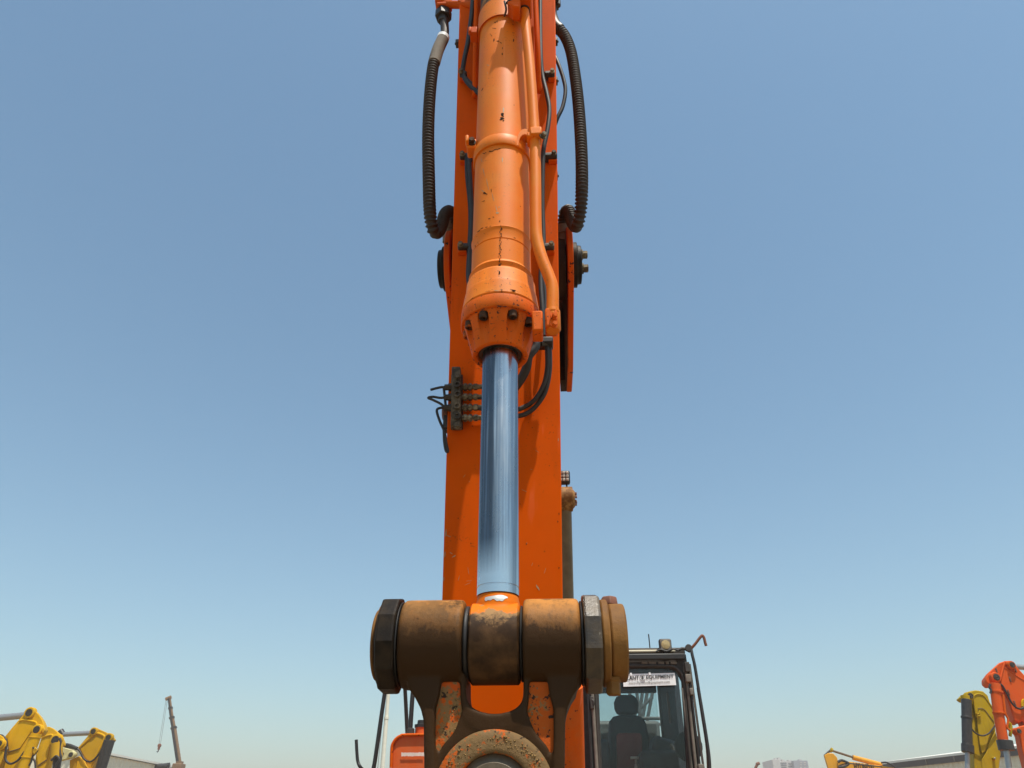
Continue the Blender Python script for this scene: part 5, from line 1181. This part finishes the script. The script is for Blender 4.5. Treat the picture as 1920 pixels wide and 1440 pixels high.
Fm.plate('arm', [HF_(*q) for q in ((122, 172), (160, 152), (205, 158), (235, 190), (248, 225), (240, 300), (250, 420), (190, 420), (160, 300))], 0, 0.45)
Fm.plate('boom', [HF_(*q) for q in ((235, 240), (270, 222), (330, 228), (480, 245), (640, 266), (770, 290), (900, 330), (1000, 420), (230, 420), (225, 300))], 0.05, 0.55)
Fm.rod('arm_cylinder', HF_(385, 188), HF_(645, 256), 0.10, M['amber'], 0.3); Fm.rod('piston_rod', HF_(190, 124), HF_(390, 188), 0.045, M['rodbrown'], 0.3)
Fm.rod('rod_eye', HF_(180, 118), HF_(196, 130), 0.10, M['olive'], 0.2); Fm.rod('link', HF_(125, 175), HF_(185, 122), 0.04, M['darkcyl'], 0.2)
Fm.hose([HF_(*q) for q in ((245, 235), (275, 220), (310, 230), (340, 250), (300, 275), (250, 280))], 0.05, -0.06, M['darkcyl']); Fm.hose([HF_(*q) for q in ((635, 240), (680, 238), (730, 262), (760, 285))], 0.035, 0.0)
Fm.hose([HF_(*q) for q in ((250, 270), (330, 248), (480, 262), (640, 276))], 0.022, -0.03, M['darkcyl'])
a = Fm.P(*HF_(398, 302), 0.035); b_ = Fm.P(*HF_(600, 322), 0.035)
put_text('HYUNDAI', a, (b_-a), (0, 0, 1), (b_-a).length*0.90, 0.27, M['ink'], Fm.root, 0.02)
Fm.body()

# ---- telescopic crane far left, hook block hanging from it
def crane():
    Y = 80.0; o = Vector((at(340, 1440, Y).x+2, Y+3, 0)); root = thing('mobile_crane', 'thin telescopic crane boom rising alone into the sky beside the left-hand shed', 'crane', o)
    P = lambda x, y, dy=0.0: at(x, y, Y+dy)-o
    segs = [((317.5, 1309), (319.5, 1326), 0.12), ((319.5, 1326), (322, 1344), 0.14), ((322, 1344), (325.5, 1363), 0.16), ((325.5, 1363), (337, 1440), 0.19)]
    for (a, b_, r) in segs:
        pa, pb_ = P(*a), P(*b_); d = (pb_-pa); u = Vector((1, 0, 0)); u = (u-d.normalized()*u.dot(d.normalized())).normalized(); w = d.normalized().cross(u)
        ext = 1.0 if b_[1] < 1400 else 1.25
        mb = MB(); mb.prism([pa+u*r+w*r, pa+u*r-w*r, pa-u*r-w*r, pa-u*r+w*r], d*ext); sg = mb.build('boom_section', M['cranep'], root, bevel=0.02)
        mb = MB(); mb.prism([pa-u*r*0.98-w*(-r-0.01)*(1 if w.y < 0 else -1), pa-u*r*0.98-w*(-r-0.03)*(1 if w.y < 0 else -1), pa+u*r*0.3-w*(-r-0.03)*(1 if w.y < 0 else -1), pa+u*r*0.3-w*(-r-0.01)*(1 if w.y < 0 else -1)], d*ext); mb.build('side_strip', M['black'], sg)
        mb = MB(); mb.prism([pb_+u*r*1.5+w*r*1.4, pb_+u*r*1.5-w*r*1.4, pb_-u*r*1.5-w*r*1.4, pb_-u*r*1.5+w*r*1.4], d.normalized()*0.18) if b_[1] < 1400 else mb.box(P(336.5, 1432), (0.55, 0.5, 0.4)); mb.build('boom_collar', M['clamp'] if b_[1] < 1400 else M['cranep'], sg)
    mb = MB(); mb.cyl(P(310.8, 1311), P(320.8, 1307), 0.17); mb.build('sheave_head', M['cranep'], root)
    for a, b_ in (((311.3, 1312), (298.2, 1395)), ((313.8, 1312), (301.0, 1395))):
        mb = MB(); mb.cyl(P(*a), P(*b_), 0.018, seg=6); mb.build('rope', M['cable'], root)
    mb = MB(); mb.box(P(335, 1438.5), (0.85, 1.2, 0.6)); mb.build('slew_frame', M['cranep'], root, bevel=0.06)
    mb = MB(); mb.cyl(P(316, 1437), P(228, 1442), 0.28, seg=14); mb.cyl(P(318, 1434), P(290, 1438), 0.2, seg=12); mb.build('stowed_jib', M['black'], root)
    mb = MB(); mb.box((0, 1, 1.9), (3.0, 9.0, 1.8)); mb.box((0, 0, 3.6), (2.4, 2.4, 2.4)); mb.build('carrier', M['cranep'], root, bevel=0.1)
    mb = MB()
    for sx in (-1, 1):
        for k in range(4): mb.cyl((sx*1.2-0.2, -2.5+k*2.2, 0.6), (sx*1.2+0.2, -2.5+k*2.2, 0.6), 0.6, seg=20)
    mb.build('wheels', M['black'], root)
    p = at(299, 1398, Y); hk = thing('hook_block', 'small dark hook block hanging on ropes from the telescopic crane', 'hook', p)
    mb = MB(); mb.lathe((0, -0.1, 0), (0, 1, 0), [(0, 0.17), (0.2, 0.17)], 14); mb.box((0, 0, -0.2), (0.2, 0.16, 0.35)); mb.build('block', M['rust'], hk, bevel=0.03)
    mb = MB(); mb.tube([Vector((0, 0, -0.35)), Vector((0.0, 0, -0.48)), Vector((-0.07, 0, -0.56)), Vector((-0.13, 0, -0.5))], 0.045, 8); mb.build('hook', M['black'], hk)
crane()
def boomtip():
    Y = 70.0; p = at(1420, 1440, Y); root = thing('loader_crane', 'tiny rust brown crane tip poking up left of the distant tower block', 'crane', (p.x, Y, 0))
    P = lambda x, y: at(x, y, Y)-root.location
    mb = MB(); mb.tube([P(1415, 1444), P(1418, 1437), P(1420, 1433)], 0.11, 8); mb.cyl(P(1418, 1433), P(1424, 1431), 0.12, seg=8); mb.build('tip', M['rust'], root)
    mb = MB(); mb.cyl(P(1415, 1443), (P(1415, 1444)-Vector((1.0, 0, 1.5))), 0.14, seg=8); mb.cyl(P(1415, 1444)-Vector((1.0, 0, 1.5)), Vector((-1.2, 0, 0)), 0.2, seg=10); mb.build('jib', M['rust'], root)
boomtip()
def pole():
    Y = 20.0; b_ = at(717, 1440, Y); root = thing('pole', 'slim white pole with a ring joint standing beyond the black mirror stay on the left', 'pole', (b_.x, Y, 0))
    t = at(731, 1225, Y); z = t.z; zr_ = at(725, 1346, Y).z
    mb = MB(); mb.cyl((0, 0, 0), (0, 0, zr_), 0.052, seg=18); mb.cyl((0, 0, zr_), (0, 0, z), 0.046, seg=18); mb.build('shaft', M['whitepole'], root)
    mb = MB(); mb.cyl((0, 0, zr_-0.03), (0, 0, zr_+0.03), 0.060, seg=18); mb.build('ring', M['whitepole'], root)
    mb = MB(); mb.tube([(-0.02, -0.07, z-0.1), (-0.075, -0.07, zr_), (-0.10, -0.07, zr_-1.2), (-0.09, -0.07, 0.2)], 0.008, 6); mb.build('cable', M['cable'], root)
    mb = MB(); mb.box((0, 0, 0.05), (0.3, 0.3, 0.1)); mb.build('base', M['conc'], root, bevel=0.01)
pole()

# marks and print too small to pick apart singly
for o in list(C.objects):
    if o.name.split('.')[0] in ('paint_chip', 'scrape', 'sticker_print', 'pin_bolts'): o['kind'] = 'stuff'
